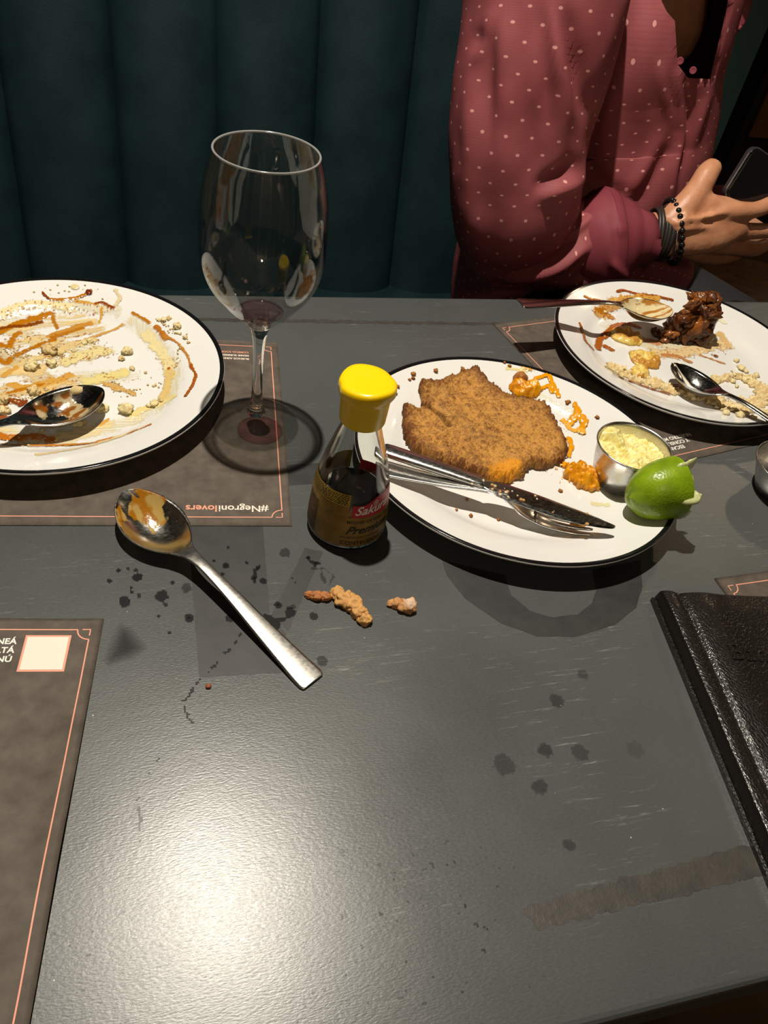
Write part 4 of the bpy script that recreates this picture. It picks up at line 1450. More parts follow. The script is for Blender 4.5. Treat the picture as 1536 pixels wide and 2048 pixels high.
fm.specks(k4((860, 540), (870, 600), (890, 640)), 7, ORG, .6, .9, .0014)
fm.specks(k4((880, 330), (900, 420), (940, 480)), 8, (232, 170, 60), .64, .8, .0006)
fm.stroke(k4((640, 110), (680, 118), (720, 125)), 3, (240, 220, 150), .5, .0004, .9)
fm.stroke(k4((1040, 740), (1100, 745)), 4, (236, 226, 170), .45, .0002, .9)
fm.specks(k4((180, 130), (330, 120), (450, 110)), 12, (150, 110, 70), .76, .7, .0005)
fm.specks(k4((470, 790), (620, 830), (700, 840)), 8, (180, 120, 60), .79, .8, .0006)
fm.done('pumpkin_smears', M['sauce'])

outl = k4((150, 290), (165, 285), (215, 292), (236, 284), (240, 272), (230, 238), (222, 207), (240, 185), (290, 197), (330, 182), (388, 165), (430, 150), (490, 140), (512, 160), (560, 190), (620, 220), (690, 240), (760, 252), (812, 265), (845, 300), (865, 345), (890, 390), (915, 440), (918, 480), (905, 520), (860, 538), (800, 553), (762, 545), (738, 560), (722, 590), (660, 615), (600, 610), (540, 600), (480, 582), (400, 552), (330, 530), (260, 497), (200, 475), (175, 440), (165, 400), (148, 360))
ZC = .0150
op = PL(outl, ZC)
lo, hi = op.min(0) - .004, op.max(0) + .004
X, Y = grid(lo, hi, .00055)
n1 = fbm(X * 300, Y * 300, 0, 4, 41)
n2 = fbm(X * 900, Y * 900, 0, 3, 42)
n0 = fbm(X * 38, Y * 38, 0, 2, 43)
nm = fbm(X * 140, Y * 140, 0, 3, 44)
sd = sdf_poly(X, Y, op) + (n1 - .5) * .0050 + (n2 - .5) * .0028
crack = dist_line(X, Y, PL(k4((236, 278), (262, 290), (300, 318), (330, 345), (362, 385)), ZC))
ck = smooth(.0036, .0002, crack - .0012 * (n1 - .5))
th = .0095 * np.sqrt(np.clip(1 - (1 - np.clip(sd / .0075, 0, 1)) ** 2, 0, 1))
Zp = pl_o.z(X, Y)
zb = np.maximum(Zp + .0012, TZ + .0084)
zt = zb + .0006 + th + (n0 - .5) * .0034 * smooth(0, .01, sd) + (n1 - .5) * .0026 + (n2 - .5) * .0016 + (nm - .5) * .0016 - ck * .0045
zt = np.maximum(zt, zb + .0003)
V, f, used = field(X, Y, zt, sd > 0, zb)
edge = smooth(.013, .001, sd)
tone = np.clip(.36 + 1.1 * (n1 - .5) + 1.4 * (n2 - .5) + .45 * edge + .6 * (nm - .5) + .7 * (n0 - .5), 0, 1)
colr = blend(tone, (196, 142, 66), (104, 55, 12))
pale = smooth(.66, .74, n2) * smooth(.5, .6, n0) * (1 - edge)
colr = colr * (1 - pale[..., None] * .55) + A3((222, 186, 120)) * pale[..., None] * .55
orr = smooth(.010, .002, dist_line(X, Y, PL(k4((590, 600), (640, 570), (672, 560), (655, 600)), ZC)) * 1.0 - (n1 - .5) * .008)
colr = colr * (1 - orr[..., None] * .85) + A3((226, 150, 20)) * orr[..., None] * .85
colr = colr * (1 - ck[..., None] * .45)
tag(mk('breaded_cutlet', V, f, M['cutlet'], col=colr.reshape(-1, 3)[used]), 'golden brown breaded cutlet with a torn corner on the middle plate', 'cutlet')


def mash(px, py, rx, ry, hgt, rot, label, seed, plate=pl_o, tone=((232, 160, 14), (188, 104, 4)), name='mashed_pumpkin', mat='mash', res=.0006, cat='mash', group=None):
    c = plate.at(px, py)
    R = max(rx, ry) * 1.3
    X, Y = grid(c[:2] - R, c[:2] + R, res)
    cs, sn = math.cos(rot), math.sin(rot)
    x, y = X - c[0], Y - c[1]
    n = fbm(X * 130, Y * 130, 0, 4, seed)
    n2 = fbm(X * 420, Y * 420, 0, 3, seed + 1)
    d = 1 - np.hypot((x * cs + y * sn) / rx, (-x * sn + y * cs) / ry) + (n - .5) * .8
    zb = plate.z(X, Y) + .0004
    zt = zb + hgt * np.clip(d * 1.8, 0, 1) ** .6 * (.55 + .9 * n) + (n2 - .5) * .0010
    V, f, used = field(X, Y, np.maximum(zt, zb + .0003), d > .02, zb)
    col = blend(np.clip(.2 + 1.3 * (n2 - .4) + .7 * (.5 - n), 0, 1), *tone)
    return tag(mk(name, V, f, M[mat], col=col.reshape(-1, 3)[used]), label, cat, group)


mash(*k4((1000, 628))[0], .0165, .0125, .013, -.6, 'orange mashed pumpkin heap against the steel ramekin', 3)
mash(*k4((715, 215))[0], .017, .0085, .007, -.35, 'orange mashed pumpkin behind the cutlet edge', 5)
mash(*k4((700, 160))[0], .0075, .0050, .005, .3, 'brown scrap of crust beside the pumpkin behind the cutlet', 6, tone=((176, 116, 54), (120, 70, 26)), name='crust_scrap', mat='cutlet', cat='crust')
q = A + fx * .0
mash(*k4((968, 838))[0], .0085, .0046, .0045, .1, 'bit of orange pumpkin caught in the fork tines', 8)
LO = [('brown crumb on the rim just right of the yellow bottle cap', 'rim crumbs by the bottle cap')] * 3 + [('brown crumb alone on the far rim left of the cutlet peak', None), ('larger brown crumb at the far tip of the cutlet', None), ('small brown crumb just behind the far tip of the cutlet', None)]
LO += [('brown crumb half hidden behind the yellow bottle cap', 'crumbs behind the bottle cap')] * 2 + [('brown crumb on the far rim left of the pumpkin', 'crumbs beside the pumpkin on the far rim')] * 2
LO += [('brown crumb between the two orange smears on the middle plate', None), ('brown crumb on the rim behind the sauce ramekin', None)] + [('tiny brown crumb on the near rim below the fork', 'crumbs on the near rim below the fork')] * 3 + [('tiny brown crumb between the pumpkin heap and the knife', None), ('tiny brown crumb just below the fork handle', None)]
for i, (x, y, r) in enumerate([(200, 140, 11), (200, 158, 9), (183, 165, 7), (305, 125, 12), (432, 125, 13), (430, 112, 9), (130, 198, 9), (117, 230, 9), (625, 85, 7), (648, 102, 9), (918, 272, 13), (1056, 340, 11), (468, 798, 8), (402, 770, 6), (596, 816, 7), (885, 682, 9), (450, 722, 6)]):
    q = k4((x, y))[0]
    crumb(pl_o, q[0], q[1], r / 2.327 * .00047, LO[i][0], 'fried_crumb', 'cutlet', (168, 108, 48), LO[i][1], 60 + i, sub=2)


def axis_height(bpx, h0, tpx):
    b = P(*bpx, h0)
    hs = np.linspace(h0 + .005, h0 + .09, 200)
    q = np.array([P(*tpx, h)[:2] for h in hs])
    return b, float(hs[np.argmin(np.hypot(*(q - b[:2]).T))])


def ramekin(c, hgt, rt, rb, label, group='steel sauce ramekins'):
    t = thing('sauce_ramekin', label, 'ramekin', c, group)
    pr = [(0, .0006), (rb * .86, .0006), (rb * .9, 0), (rb, .0008), (rb + (rt - rb) * .5, hgt * .5), (rt - .0012, hgt - .0025), (rt - .0004, hgt - .0016), (rt + .0003, hgt - .0006), (rt, hgt + .0004), (rt - .0009, hgt + .0004), (rt - .0016, hgt - .0008),
          (rt - .0022, hgt - .0028), (rb + (rt - rb) * .5 - .0008, hgt * .5), (rb - .0006, .0022), (rb * .8, .0016), (0, .0016)]
    mk('cup_body', *lathe(pr, 80, c), M['steel_brushed'], t)
    return t


rb_px, rt_px = (1239, 957), (1242, 881)
bc, ht = axis_height(rb_px, .009, rt_px)
base = np.array([bc[0], bc[1], float(pl_o.z(bc[0], bc[1])) + .0003])
RH = ht - (base[2] - TZ)
RT = 76.5 * float((P(*rt_px, ht) - CC) @ CF) / F_PX
print('ramekin', RH, RT, bc)
ramekin(base, RH, RT, .0235, 'steel ramekin of tartar sauce standing on the middle plate')
g = np.linspace(-1, 1, 121)
X, Y = np.meshgrid(g, g)
rr = np.hypot(X, Y)
ri = .0235 + (RT - .0235) * .80 - .0012
n = fbm(X * 3.2 + 4, Y * 3.2, 0, 4, 71)
n2 = fbm(X * 14, Y * 14, 0, 3, 72)
ex = np.array([CR[0], CR[1]]) / np.hypot(CR[0], CR[1])
ey = np.array([-ex[1], ex[0]])
wx, wy = base[0] + ri * (X * ex[0] + Y * ey[0]), base[1] + ri * (X * ex[1] + Y * ey[1])
z = base[2] + RH * .76 + (n - .5) * .010 + (n2 - .5) * .0020
z += .0115 * np.exp(-(((X + .55) / .38) ** 2 + ((Y - .62) / .33) ** 2)) - .0035 * np.exp(-(((X - .25) / .5) ** 2 + ((Y - .75) / .25) ** 2))
z += .0030 * np.exp(-((X + .25 + .5 * Y) / .09) ** 2) * smooth(.7, .2, np.abs(Y))
z = np.minimum(z, base[2] + RH * .995 + .004 * smooth(.9, .5, rr))
V, f, used = field(wx, wy, z, rr < 1.0, np.full(z.shape, base[2] + RH * .45) + .0)
col = blend(smooth(.45, .7, n2), (240, 228, 158), (232, 214, 124))
gr = smooth(.70, .74, fbm(X * 9, Y * 9, 3, 2, 75))
col = col * (1 - .5 * gr[..., None]) + A3((196, 176, 84)) * .5 * gr[..., None]
rb2 = .0235 + (RT - .0235) * .43 - .0016
k = len(used) // 2
V[k:, :2] = base[:2] + (V[k:, :2] - base[:2]) * rb2 / ri
tag(mk('tartar_sauce', V, f, M['cream'], col=col.reshape(-1, 3)[used]), 'pale yellow tartar sauce heaped in the steel ramekin', 'sauce')

# second ramekin, cut by the picture's edge
c2_ = P(1562, 985, .0)
rm2 = ramekin(np.array([c2_[0], c2_[1], TZ + .0002]), .030, .0355, .0235, 'empty steel ramekin on the bare table beyond the menu folder')
# scraps of sauce left inside it
V, f = lathe([(0, .0022), (.014, .0024), (.02, .0022), (.0222, .0028), (.018, .0042), (.01, .005), (0, .0052)], 40, (c2_[0], c2_[1], TZ + .0002))
V[:, 2] += .0016 * (fbm(V[:, 0] * 200, V[:, 1] * 200, 0, 3, 6) - .5)
tag(mk('sauce_remains', V, f, M['cream'], col=np.tile(A3((222, 200, 150)), (len(V), 1))), 'pale sauce remains at the bottom of the empty ramekin', 'sauce')

# lime wedge: half a small lime, cut face turned away to the right
lc = P(1349, 975, .039)
n_ = -ex * .93 - ey * .30
n_ = np.array([n_[0], n_[1], -.10])
n_ /= np.linalg.norm(n_)
u_ = np.cross((0, 0, 1.0), n_)
u_ /= np.linalg.norm(u_)
v_ = np.cross(n_, u_)
lm = thing('lime_wedge', 'squeezed green lime half with torn pulp, resting on the middle plate rim', 'lime', (lc[0], lc[1], TZ + .016))
ra, rb_, rc = .0405, .0225, .0262
prof = [(math.sin(t), math.cos(t)) for t in np.linspace(0, math.pi / 2, 18)]
seg = 56


def lpt(r, d, a, sc=1.0):
    return lc + n_ * ra * d * sc + (u_ * rb_ * math.cos(a) + v_ * rc * math.sin(a)) * r * sc


V, f = [], []
for i, (r, d) in enumerate(prof):
    for j in range(seg):
        a = 2 * math.pi * j / seg
        dd = d - .16 * max(0, math.cos(a - 4.4)) ** 6 * (1 if i == len(prof) - 1 else .0)
        V.append(lpt(max(r, .004), (abs(d) ** .82 if d > 0 else d), a, 1 + .012 * math.sin(3 * a + i * .4)))
f = [(i * seg + j, (i + 1) * seg + j, (i + 1) * seg + (j + 1) % seg, i * seg + (j + 1) % seg) for i in range(len(prof) - 1) for j in range(seg)]
mk('peel', V, [q[::-1] for q in f], M['lime_peel'], lm)
V = [lpt(1.0, 0, 2 * math.pi * j / seg, 1.0) for j in range(seg)] + [lpt(.9, -.02, 2 * math.pi * j / seg) for j in range(seg)]
V += [lpt(.5, -.03 - .02 * math.sin(7 * j), 2 * math.pi * j / seg) for j in range(seg)] + [lc - n_ * .003]
f = [(r * seg + j, r * seg + (j + 1) % seg, (r + 1) * seg + (j + 1) % seg, (r + 1) * seg + j) for r in range(2) for j in range(seg)] + [(2 * seg + j, 2 * seg + (j + 1) % seg, 3 * seg) for j in range(seg)]
mk('pith', V, [q[::-1] for q in f], M['pith'], lm)
rnd = random.Random(12)
for k in range(15):
    a = k * 2 * math.pi / 15 + rnd.uniform(-.2, .2)
    r0 = rnd.uniform(.5, .86)
    p0 = lpt(r0, .08, a)
    side = (u_ * math.cos(a) + v_ * math.sin(a))
    ln = rnd.uniform(.006, .013)
    w_s = rnd.uniform(.0060, .0100)
    p1 = p0 - n_ * ln * .5 + side * ln * .12
    p2 = p0 - n_ * ln + side * rnd.uniform(-.15, .5) * ln + np.array([0, 0, rnd.uniform(-.005, .004)])
    Vt, ft = tube([p0, p1, p1 * .4 + p2 * .6, p2], [w_s, w_s * .95, w_s * .65, .0012], 8, flat=.35, up=v_ if k % 2 else u_, n=4)
    mk('pulp', Vt, ft, M['lime_flesh'], lm)

# ------------------------------------------------------------------ right plate: banana, crumble, cake
fm = Film(pl_r, seed=23)
fm.stroke(k5((640, 330), (760, 400), (900, 430), (1100, 460)), 16, (232, 220, 184), .6, .0004, .6, .9, .4)
fm.stroke(k5((900, 480), (1050, 480), (1180, 440), (1290, 430)), 11, (222, 196, 146), .75, .0006, .9)
fm.stroke(k5((700, 330), (800, 390), (900, 420)), 7, (190, 132, 92), .7, .0006, .9)
fm.stroke(k5((560, 250), (640, 200), (760, 190), (850, 190)), 10, (206, 160, 92), .7, .0006, 1.0, .6)
fm.stroke(k5((488, 155), (530, 172), (600, 190)), 2.6, AMB, .9, .0008, .9)
fm.stroke(k5((560, 230), (610, 250), (640, 275)), 5, AMB, .8, .0008, 1.0)
fm.stroke(k5((668, 130), (710, 124), (760, 140), (800, 152)), 2.2, (150, 70, 18), .95, .001, .6)
fm.stroke(k5((815, 150), (880, 160), (930, 175), (980, 190)), 2.4, (146, 72, 22), .95, .0012, .7)
fm.stroke(k5((640, 180), (740, 160), (900, 180)), 4, LT, .8, .0006, .9)
fm.stroke(k5((456, 305), (475, 360), (490, 410), (530, 455)), 2.5, (160, 88, 26), .92, .0009, .9)
fm.stroke(k5((560, 450), (575, 400), (610, 370), (650, 330)), 4.6, (164, 88, 22), .93, .0012, .9)
fm.stroke(k5((600, 440), (640, 460)), 4.0, (160, 84, 20), .9, .0012, .9)
fm.stroke(k5((640, 325), (720, 310), (800, 330)), 4, (168, 100, 60), .85, .0009, .9)
fm.stroke(k5((648, 600), (740, 640), (850, 680), (968, 716)), 1.9, (132, 58, 14), .96, .0012, .5)
fm.stroke(k5((610, 535), (640, 550), (665, 565)), 1.6, (176, 110, 50), .8, .0006, .9)
fm.stroke(k5((1180, 420), (1250, 370), (1300, 430)), 5, (214, 180, 120), .6, .0005, .9)
fm.blob(*k5((1237, 497))[0], 3.2, (110, 50, 24), .95, .0012)
fm.stroke(k5((1150, 490), (1230, 520), (1290, 540)), 2.2, (190, 130, 70), .8, .0007, .9)
fm.stroke(k5((930, 490), (1020, 500), (1090, 530)), 3.5, (186, 128, 78), .75, .0008, 1.0)
fm.stroke(k5((1010, 670), (1060, 690), (1110, 690)), 5, (140, 76, 28), .95, .0022, .8)
fm.blob(*k5((1018, 620))[0], 4.6, (96, 92, 40), .92, .0018)
fm.specks(k5((920, 470), (1060, 490), (1300, 450)), 14, (180, 120, 70), .66)
fm.specks(k5((560, 250), (700, 200), (850, 180)), 10, (160, 90, 34), .62)
fm.stroke(k5((1160, 270), (1230, 300), (1280, 330)), 3, (236, 228, 200), .6, .0006, .8)
fm.done('caramel_smears', M['sauce'])

# sandy crumble swept along the near side: uncountable
X, Y = grid(pl_r.c - .125, pl_r.c + .125, .0008)
path = spline(pl_r.line(k5((640, 570), (760, 620), (900, 660), (1020, 700), (1180, 745), (1290, 790), (1400, 800), (1470, 770))), 8)
d = dist_line(X, Y, path)
n = fbm(X * 150, Y * 150, 0, 4, 81)
n2 = fbm(X * 520, Y * 520, 0, 3, 82)
w_ = .0085 + .008 * smooth(pl_r.at(*k5((1150, 745))[0])[0] - .02, pl_r.at(*k5((1400, 790))[0])[0], X)
e = 1 - d / w_ + (n - .5) * 2.6
d3 = dist_line(X, Y, spline(pl_r.line(k5((1240, 640), (1330, 620), (1430, 640), (1500, 690), (1480, 730))), 6))
e = np.maximum(e, .6 - d3 / .012 + (n - .5) * 2.2)
zb = pl_r.z(X, Y) + .0003
zt = zb + .0026 * np.clip(e, 0, 1) ** .7 * (.3 + 1.4 * n) + np.clip(n2 - .38, 0, 1) * .0070 * smooth(0, .3, e)
V, f, used = field(X, Y, zt, (e > .03) & (pl_r.r(X, Y) < .13), zb)
col = blend(np.clip((n2 - .35) * 2.2, 0, 1), (196, 166, 112), (236, 220, 170))
mk('crumble', V, f, M['crumble'], pl_r.o, col=col.reshape(-1, 3)[used], kind='stuff')
LR = {16: 'largest crumb in the sandy pile under the spoon handle on the right plate', 17: 'second largest crumb in the sandy pile under the spoon handle on the right plate', 18: 'crumb at the left end of the sandy pile under the spoon handle', 21: 'nearest crumb to the viewer on the right plate',
      8: 'pale crumb just right of the cake chunk, lower of two', 9: 'pale crumb just right of the cake chunk, higher of two', 0: 'pale crumb farthest up the row right of the streaked spoon', 23: 'pale crumb on the plate left of the cream-filled spoon', 24: 'pale crumb under the neck of the cream-filled spoon'}
for i, (x, y, r) in enumerate([(1352, 520, 15), (1378, 560, 20), (1405, 580, 14), (1465, 605, 17), (1400, 630, 22), (1460, 640, 14), (1330, 640, 14), (1500, 660, 16), (1295, 355, 11), (1250, 322, 13), (1358, 790, 26), (1405, 775, 24), (1320, 770, 20), (1290, 820, 18), (1440, 740, 18), (1370, 830, 22), (1420, 810, 17), (690, 560, 18), (720, 590, 12), (850, 620, 14), (905, 640, 12), (1240, 790, 13), (1340, 600, 12), (595, 380, 9), (600, 240, 12), (1355, 668, 10)]):
    q = k5((x, y + r * .4))[0]
    crumb(pl_r, q[0], q[1], r / 2.866 * .00056, LR.get(i) or 'small pale loose crumb in the crumble of the right plate', seed=100 + i, group='crumble crumbs on the right plate' if i in LR else 'small loose crumbs on the right plate', tone=(232, 214, 164), sub=2)
LB = ['caramel-topped banana slice nearest the propped spoon', 'caramel-topped banana slice in the middle of the row of three', 'small squashed banana slice beside the dark caramel line']
for i, (x, y, r) in enumerate([(720, 385, .0170), (832, 520, .0165), (800, 592, .0110)]):
    c = pl_r.at(*k5((x, y))[0])
    g = np.linspace(-1.05, 1.05, 70)
    X, Y = np.meshgrid(c[0] + g * r, c[1] + g * r)
    rr = np.hypot(X - c[0], Y - c[1]) / r + .55 * (fbm(X * 110, Y * 110, 0, 3, i) - .5)
    n = fbm(X * 170, Y * 170, 0, 4, 91 + i)
    zb = pl_r.z(X, Y) + .0004
    zt = zb + .0055 * np.clip((1 - rr) * 3, 0, 1) ** .5 * (.4 + 1.1 * n) - .002 * np.exp(-(rr / .35) ** 2)
    V, f, used = field(X, Y, zt, rr < .98, zb)
    col = blend(np.clip((n - .3) * 1.8, 0, 1), (232, 206, 118), (206, 166, 66))
    am = smooth(.44, .58, fbm(X * 130 + 5, Y * 120, 0, 3, 95 + i))
    col = col * (1 - am[..., None] * .8) + A3((180, 112, 20)) * am[..., None] * .8
    tag(mk('banana_slice', V, f, M['banana'], col=col.reshape(-1, 3)[used]), LB[i], 'banana', 'banana slices on the right plate')

# chunk of sticky chocolate cake
cc = pl_r.at(*k5((1040, 385))[0])
V, f = ico(5)
shape = []
V0 = V.copy()
n = fbm(V[:, 0] * 2.1 + 3, V[:, 1] * 2.1, V[:, 2] * 2.1, 5, 44)
nf = fbm(V[:, 0] * 7, V[:, 1] * 7, V[:, 2] * 7, 4, 45)
rdg = 1 - np.abs(fbm(V[:, 0] * 4, V[:, 1] * 4, V[:, 2] * 2, 3, 46) - .5) * 4
V = V * (1 + .55 * (n - .5) + .34 * (nf - .5) + .07 * rdg)[:, None]
sgn = np.sign(V) * np.abs(V) ** .78
zz = (sgn[:, 2] + 1) * .5
lx = sgn[:, 0] * (.0245 - .006 * zz) + .009 * zz
ly = sgn[:, 1] * .0165 + .004 * zz
lz = np.clip(sgn[:, 2] + .95, 0, 2.2) * (.0205 + .008 * smooth(-.2, .8, sgn[:, 0]))
lz = lz - .012 * smooth(.1, -.8, sgn[:, 0]) * zz * 1.2
V = np.c_[cc[0] + lx * ex[0] + ly * ey[0], cc[1] + lx * ex[1] + ly * ey[1], cc[2] + .0003 + lz]
t1 = fbm(V[:, 0] * 150, V[:, 1] * 150, V[:, 2] * 60, 3, 47)
col = blend(np.clip((t1 - .3) * 2.2, 0, 1), (46, 24, 12), (116, 66, 30))
am = smooth(.56, .68, fbm(V[:, 0] * 90, V[:, 1] * 90, V[:, 2] * 50, 3, 48))
col = col * (1 - am[:, None] * .6) + A3((168, 96, 30)) * am[:, None] * .6
ck_ = thing('cake_chunk', 'glossy brown chunk of caramel-soaked chocolate cake on the right plate', 'cake', (cc[0], cc[1], cc[2]))
mk('cake_body', V, f, M['wet'], ck_, col=col)
rnd = random.Random(31)
fl = [(-.004, .003, .043, .0062), (.004, .004, .046, .0058), (.012, .002, .049, .0066), (.016, .002, .046, .006), (-.022, -.006, .002, .008), (.018, -.008, .002, .0075), (-.031, -.004, .002, .006), (-.002, -.012, .012, .008), (-.016, -.006, .014, .009), (.010, -.011, .020, .008), (-.006, -.008, .028, .008)]
for _ in range(20):
    t = rnd.random()
    fl.append((rnd.uniform(-.026 + .012 * t, .014 + .006 * t), rnd.uniform(-.016, -.007) + .006 * t, .003 + .040 * t, rnd.uniform(.0035, .0065)))
for i, (ox, oy, oz, r) in enumerate(fl):
    V, f = lump((0, 0, 0), r, 200 + i, 1.0, 2.0, (1.4, .8, .65), 3, flat=False)
    V[:, 2] -= V[:, 2].mean()
    Rm = np.array(Matrix.Rotation(rnd.uniform(-1.3, 1.3), 3, 'Z') @ Matrix.Rotation(rnd.uniform(-1.3, 1.3), 3, 'Y') @ Matrix.Rotation(rnd.uniform(-1, 1), 3, 'X'))
    V = V @ Rm.T
    V[:, 2] = np.maximum(V[:, 2], -oz + .0008)
    q = np.array([cc[0] + ox * ex[0] + oy * ey[0], cc[1] + ox * ex[1] + oy * ey[1], cc[2] + oz])
    V = V + q
    n = fbm(V[:, 0] * 300, V[:, 1] * 300, V[:, 2] * 300, 3, i)
    c0, c1 = rnd.choice([((60, 30, 14), (124, 70, 30)), ((90, 48, 18), (160, 98, 44)), ((48, 24, 12), (104, 56, 24))])
    mk('cake_flake', V, f, M['wet'], ck_, col=blend(np.clip((n - .3) * 2, 0, 1), c0, c1))

# ------------------------------------------------------------------ crumbs on the table
TC = [((632, 1196), [(0, 0, .0042), (.006, .0005, .0040), (-.005, .001, .0030)], 'small dark brown crumb on the table below the bottle', (176, 112, 62)),
      ((700, 1215), [(-.009, .009, .0052), (-.004, .0035, .0064), (.002, .000, .0062), (.006, -.006, .0052), (.010, -.011, .0050), (-.001, .006, .0050)], 'long crooked golden crumb in the middle of three on the table', (206, 156, 92)),
      ((806, 1217), [(.003, 0, .0064), (-.004, .002, .0046), (-.008, .0025, .0032)], 'rounded tan crumb with a white patch below the middle plate', (196, 144, 90))]
for i, ((px, py), ls, lb, tone) in enumerate(TC):
    c = P(px, py)
    ps = []
    for j, (ox, oy, r) in enumerate(ls):
        ps.append(lump((c[0] + ox * ex[0] + oy * ey[0], c[1] + ox * ex[1] + oy * ey[1], TZ + .0001), r, 300 + i * 20 + j, .5, 1.8, (1, .9, .85), 4))
    V, f = join(*ps)
    n = fbm(V[:, 0] * 600, V[:, 1] * 600, V[:, 2] * 600, 4, i)
    col = A3(tone) * (.55 + .85 * n)[:, None]
    if i == 2:
        wp_ = smooth(.007, .003, np.hypot(V[:, 0] - c[0] - .004 * ex[0], V[:, 1] - c[1] - .004 * ex[1])) * smooth(.0045, .008, V[:, 2] - TZ)
        col = col * (1 - wp_[:, None] * .6) + A3((236, 214, 190)) * wp_[:, None] * .6
    tag(mk('fried_crumb', V, f, M['crumble'], col=np.clip(col, 0, 1)), lb, 'crumb', 'fried crumbs on the table')
c = P(417, 1374)
V, f = lump((c[0], c[1], TZ + .0001), .0017, 333, .5, 1.8, (1, 1, .8), 2)
tag(mk('fried_crumb', V, f, M['crumble'], col=np.tile(A3((150, 84, 50)), (len(V), 1))), 'tiny reddish crumb on the table left of the loose spoon handle', 'crumb', 'fried crumbs on the table')

# ------------------------------------------------------------------ menu folder
MT = .011
m0, m1, m2 = P(1316, 1180, MT)[:2], P(1536, 1178, MT)[:2], P(1532, 1690, MT)[:2]
dn = (m2 - m0) / np.hypot(*(m2 - m0))
rt = np.array([-dn[1], dn[0]])
WW, HH = .165, .222
mf = thing('menu_folder', 'black leather menu folder with an embossed name, lying at the right table edge', 'menu', (*(m0 + rt * WW / 2 + dn * HH / 2), TZ))


def mpt(u, v, z):
    u, v, z = np.broadcast_arrays(np.asarray(u, float), np.asarray(v, float), np.asarray(z, float))
    xy = m0 + u[..., None] * rt + v[..., None] * dn
    return np.concatenate([xy, (TZ + z)[..., None]], -1)


us = np.r_[np.linspace(0, .024, 34), np.linspace(.026, WW - .006, 60), np.linspace(WW - .005, WW, 8)]
vs = np.r_[np.linspace(0, .006, 10), np.linspace(.008, HH - .008, 60), np.linspace(HH - .006, HH, 10)]
U_, V_ = np.meshgrid(us, vs)


def mtop(u, v):
    z = MT - .0010
    z = z + .0030 * np.sqrt(np.clip(1 - ((u - .0072) / .0072) ** 2, 0, 1)) * (u < .0144)
    z = z - .0016 * np.exp(-((u - .0165) / .0022) ** 2) + .0022 * np.exp(-((u - .034) / .014) ** 2)
    ed = np.minimum(np.minimum(v, HH - v), WW - u)
    z = z - .0022 * smooth(.0035, 0, ed) + .0010 * smooth(.002, .02, ed) + .0006 * (fbm(u * 40, v * 25, 0, 2, 3) - .5)
    return z - .0075 * smooth(.003, 0, u) ** 1.6


top = mpt(U_, V_, mtop(U_, V_))
bot = mpt(U_, V_, np.maximum(np.minimum(mtop(U_, V_) - .0022, .0066 + 0 * U_), .0006))
ny, nx = U_.shape
idx = np.arange(nx * ny).reshape(ny, nx)
f = np.stack([idx[:-1, :-1].ravel(), idx[1:, :-1].ravel(), idx[1:, 1:].ravel(), idx[:-1, 1:].ravel()], 1)
n = nx * ny
rim = np.r_[idx[0, :], idx[1:, -1], idx[-1, -2::-1], idx[-2:0:-1, 0]]
walls = np.stack([rim, np.roll(rim, -1), np.roll(rim, -1) + n, rim + n], 1)
mk('front_cover', np.vstack([top.reshape(-1, 3), bot.reshape(-1, 3)]), np.vstack([f[:, ::-1], f + n, walls[:, ::-1]])[:, ::-1], M['leather'], mf)
V, fb = box((0, 0, 0), (1, 1, 1), .0)
q = np.array([mpt(-.0022 + (WW + .001) * v[0], .001 + (HH - .002) * v[1], .0002 + .0036 * v[2]) for v in V])
mk('back_cover', q, [g_[::-1] for g_ in fb], M['leather'], mf, flat=True)
q = np.array([mpt(.004 + (WW - .009) * v[0], .004 + (HH - .008) * v[1], .0039 + .0026 * v[2]) for v in V])
mk('inner_pages', q, [g_[::-1] for g_ in fb], M['trousers'], mf, flat=True)
ps = []
for k in range(58):
    u = .010 + k * .00265
    if u > WW - .004: break
    c = mpt(u + .0008, .0032, float(mtop(np.array(u), np.array(.0032))) + .0001)
    Vs, fs = _ICO.get(1) or ico(1)
    ps.append((c + np.c_[Vs[:, 0] * .0009, Vs[:, 1] * .00035, Vs[:, 2] * .0003], fs))
mk('stitching', *join(*ps), M['leather_thread'], mf, kind='stuff')
q, f = text('Banco', .019, bold=.0004, space=1.05)
off = .0008
lp = P(1462, 1322, MT)[:2] - m0
lu, lv = float(lp @ rt), float(lp @ dn)
pu, pv = lu + q[:, 0], lv - q[:, 1]
Vt = mpt(pu, pv, mtop(pu, pv) + off)
Vb = mpt(pu, pv, mtop(pu, pv) - .0003)
k = len(Vt)
ec = {}
for g_ in f:
    for a, b in zip(g_, g_[1:] + g_[:1]):
        ec[(a, b)] = 1
wl_ = [(a, b, b + k, a + k) for (a, b) in ec if (b, a) not in ec]
mk('embossed_name', np.vstack([Vt, Vb]), [list(g_) for g_ in f] + [list(x[::-1]) for x in wl_], M['leather'], mf, flat=True)
# ------------------------------------------------------------------ pendant lamp over the table
pd = thing('pendant_lamp', 'black metal pendant lamp hanging over the table', 'lamp', (LAMP[0], LAMP[1], LAMP[2] - .02))
sh = [(.088, -.020), (.086, -.018), (.070, .035), (.040, .075), (.022, .085), (.020, .11), (0, .112)]
si = [(0, .082), (.018, .082), (.038, .072), (.067, .034), (.086, -.0195)]
mk('lamp_shade', *lathe(sh, 48, LAMP), M['trousers'], pd)
mk('shade_lining', *lathe(si[::-1], 48, LAMP), M['silver'], pd)
mk('cord', *tube([LAMP + [0, 0, .11], [LAMP[0], LAMP[1], 2.70]], [.003, .003], 8, up=(1, 0, 0), n=2, cap=False), M['black'], pd)

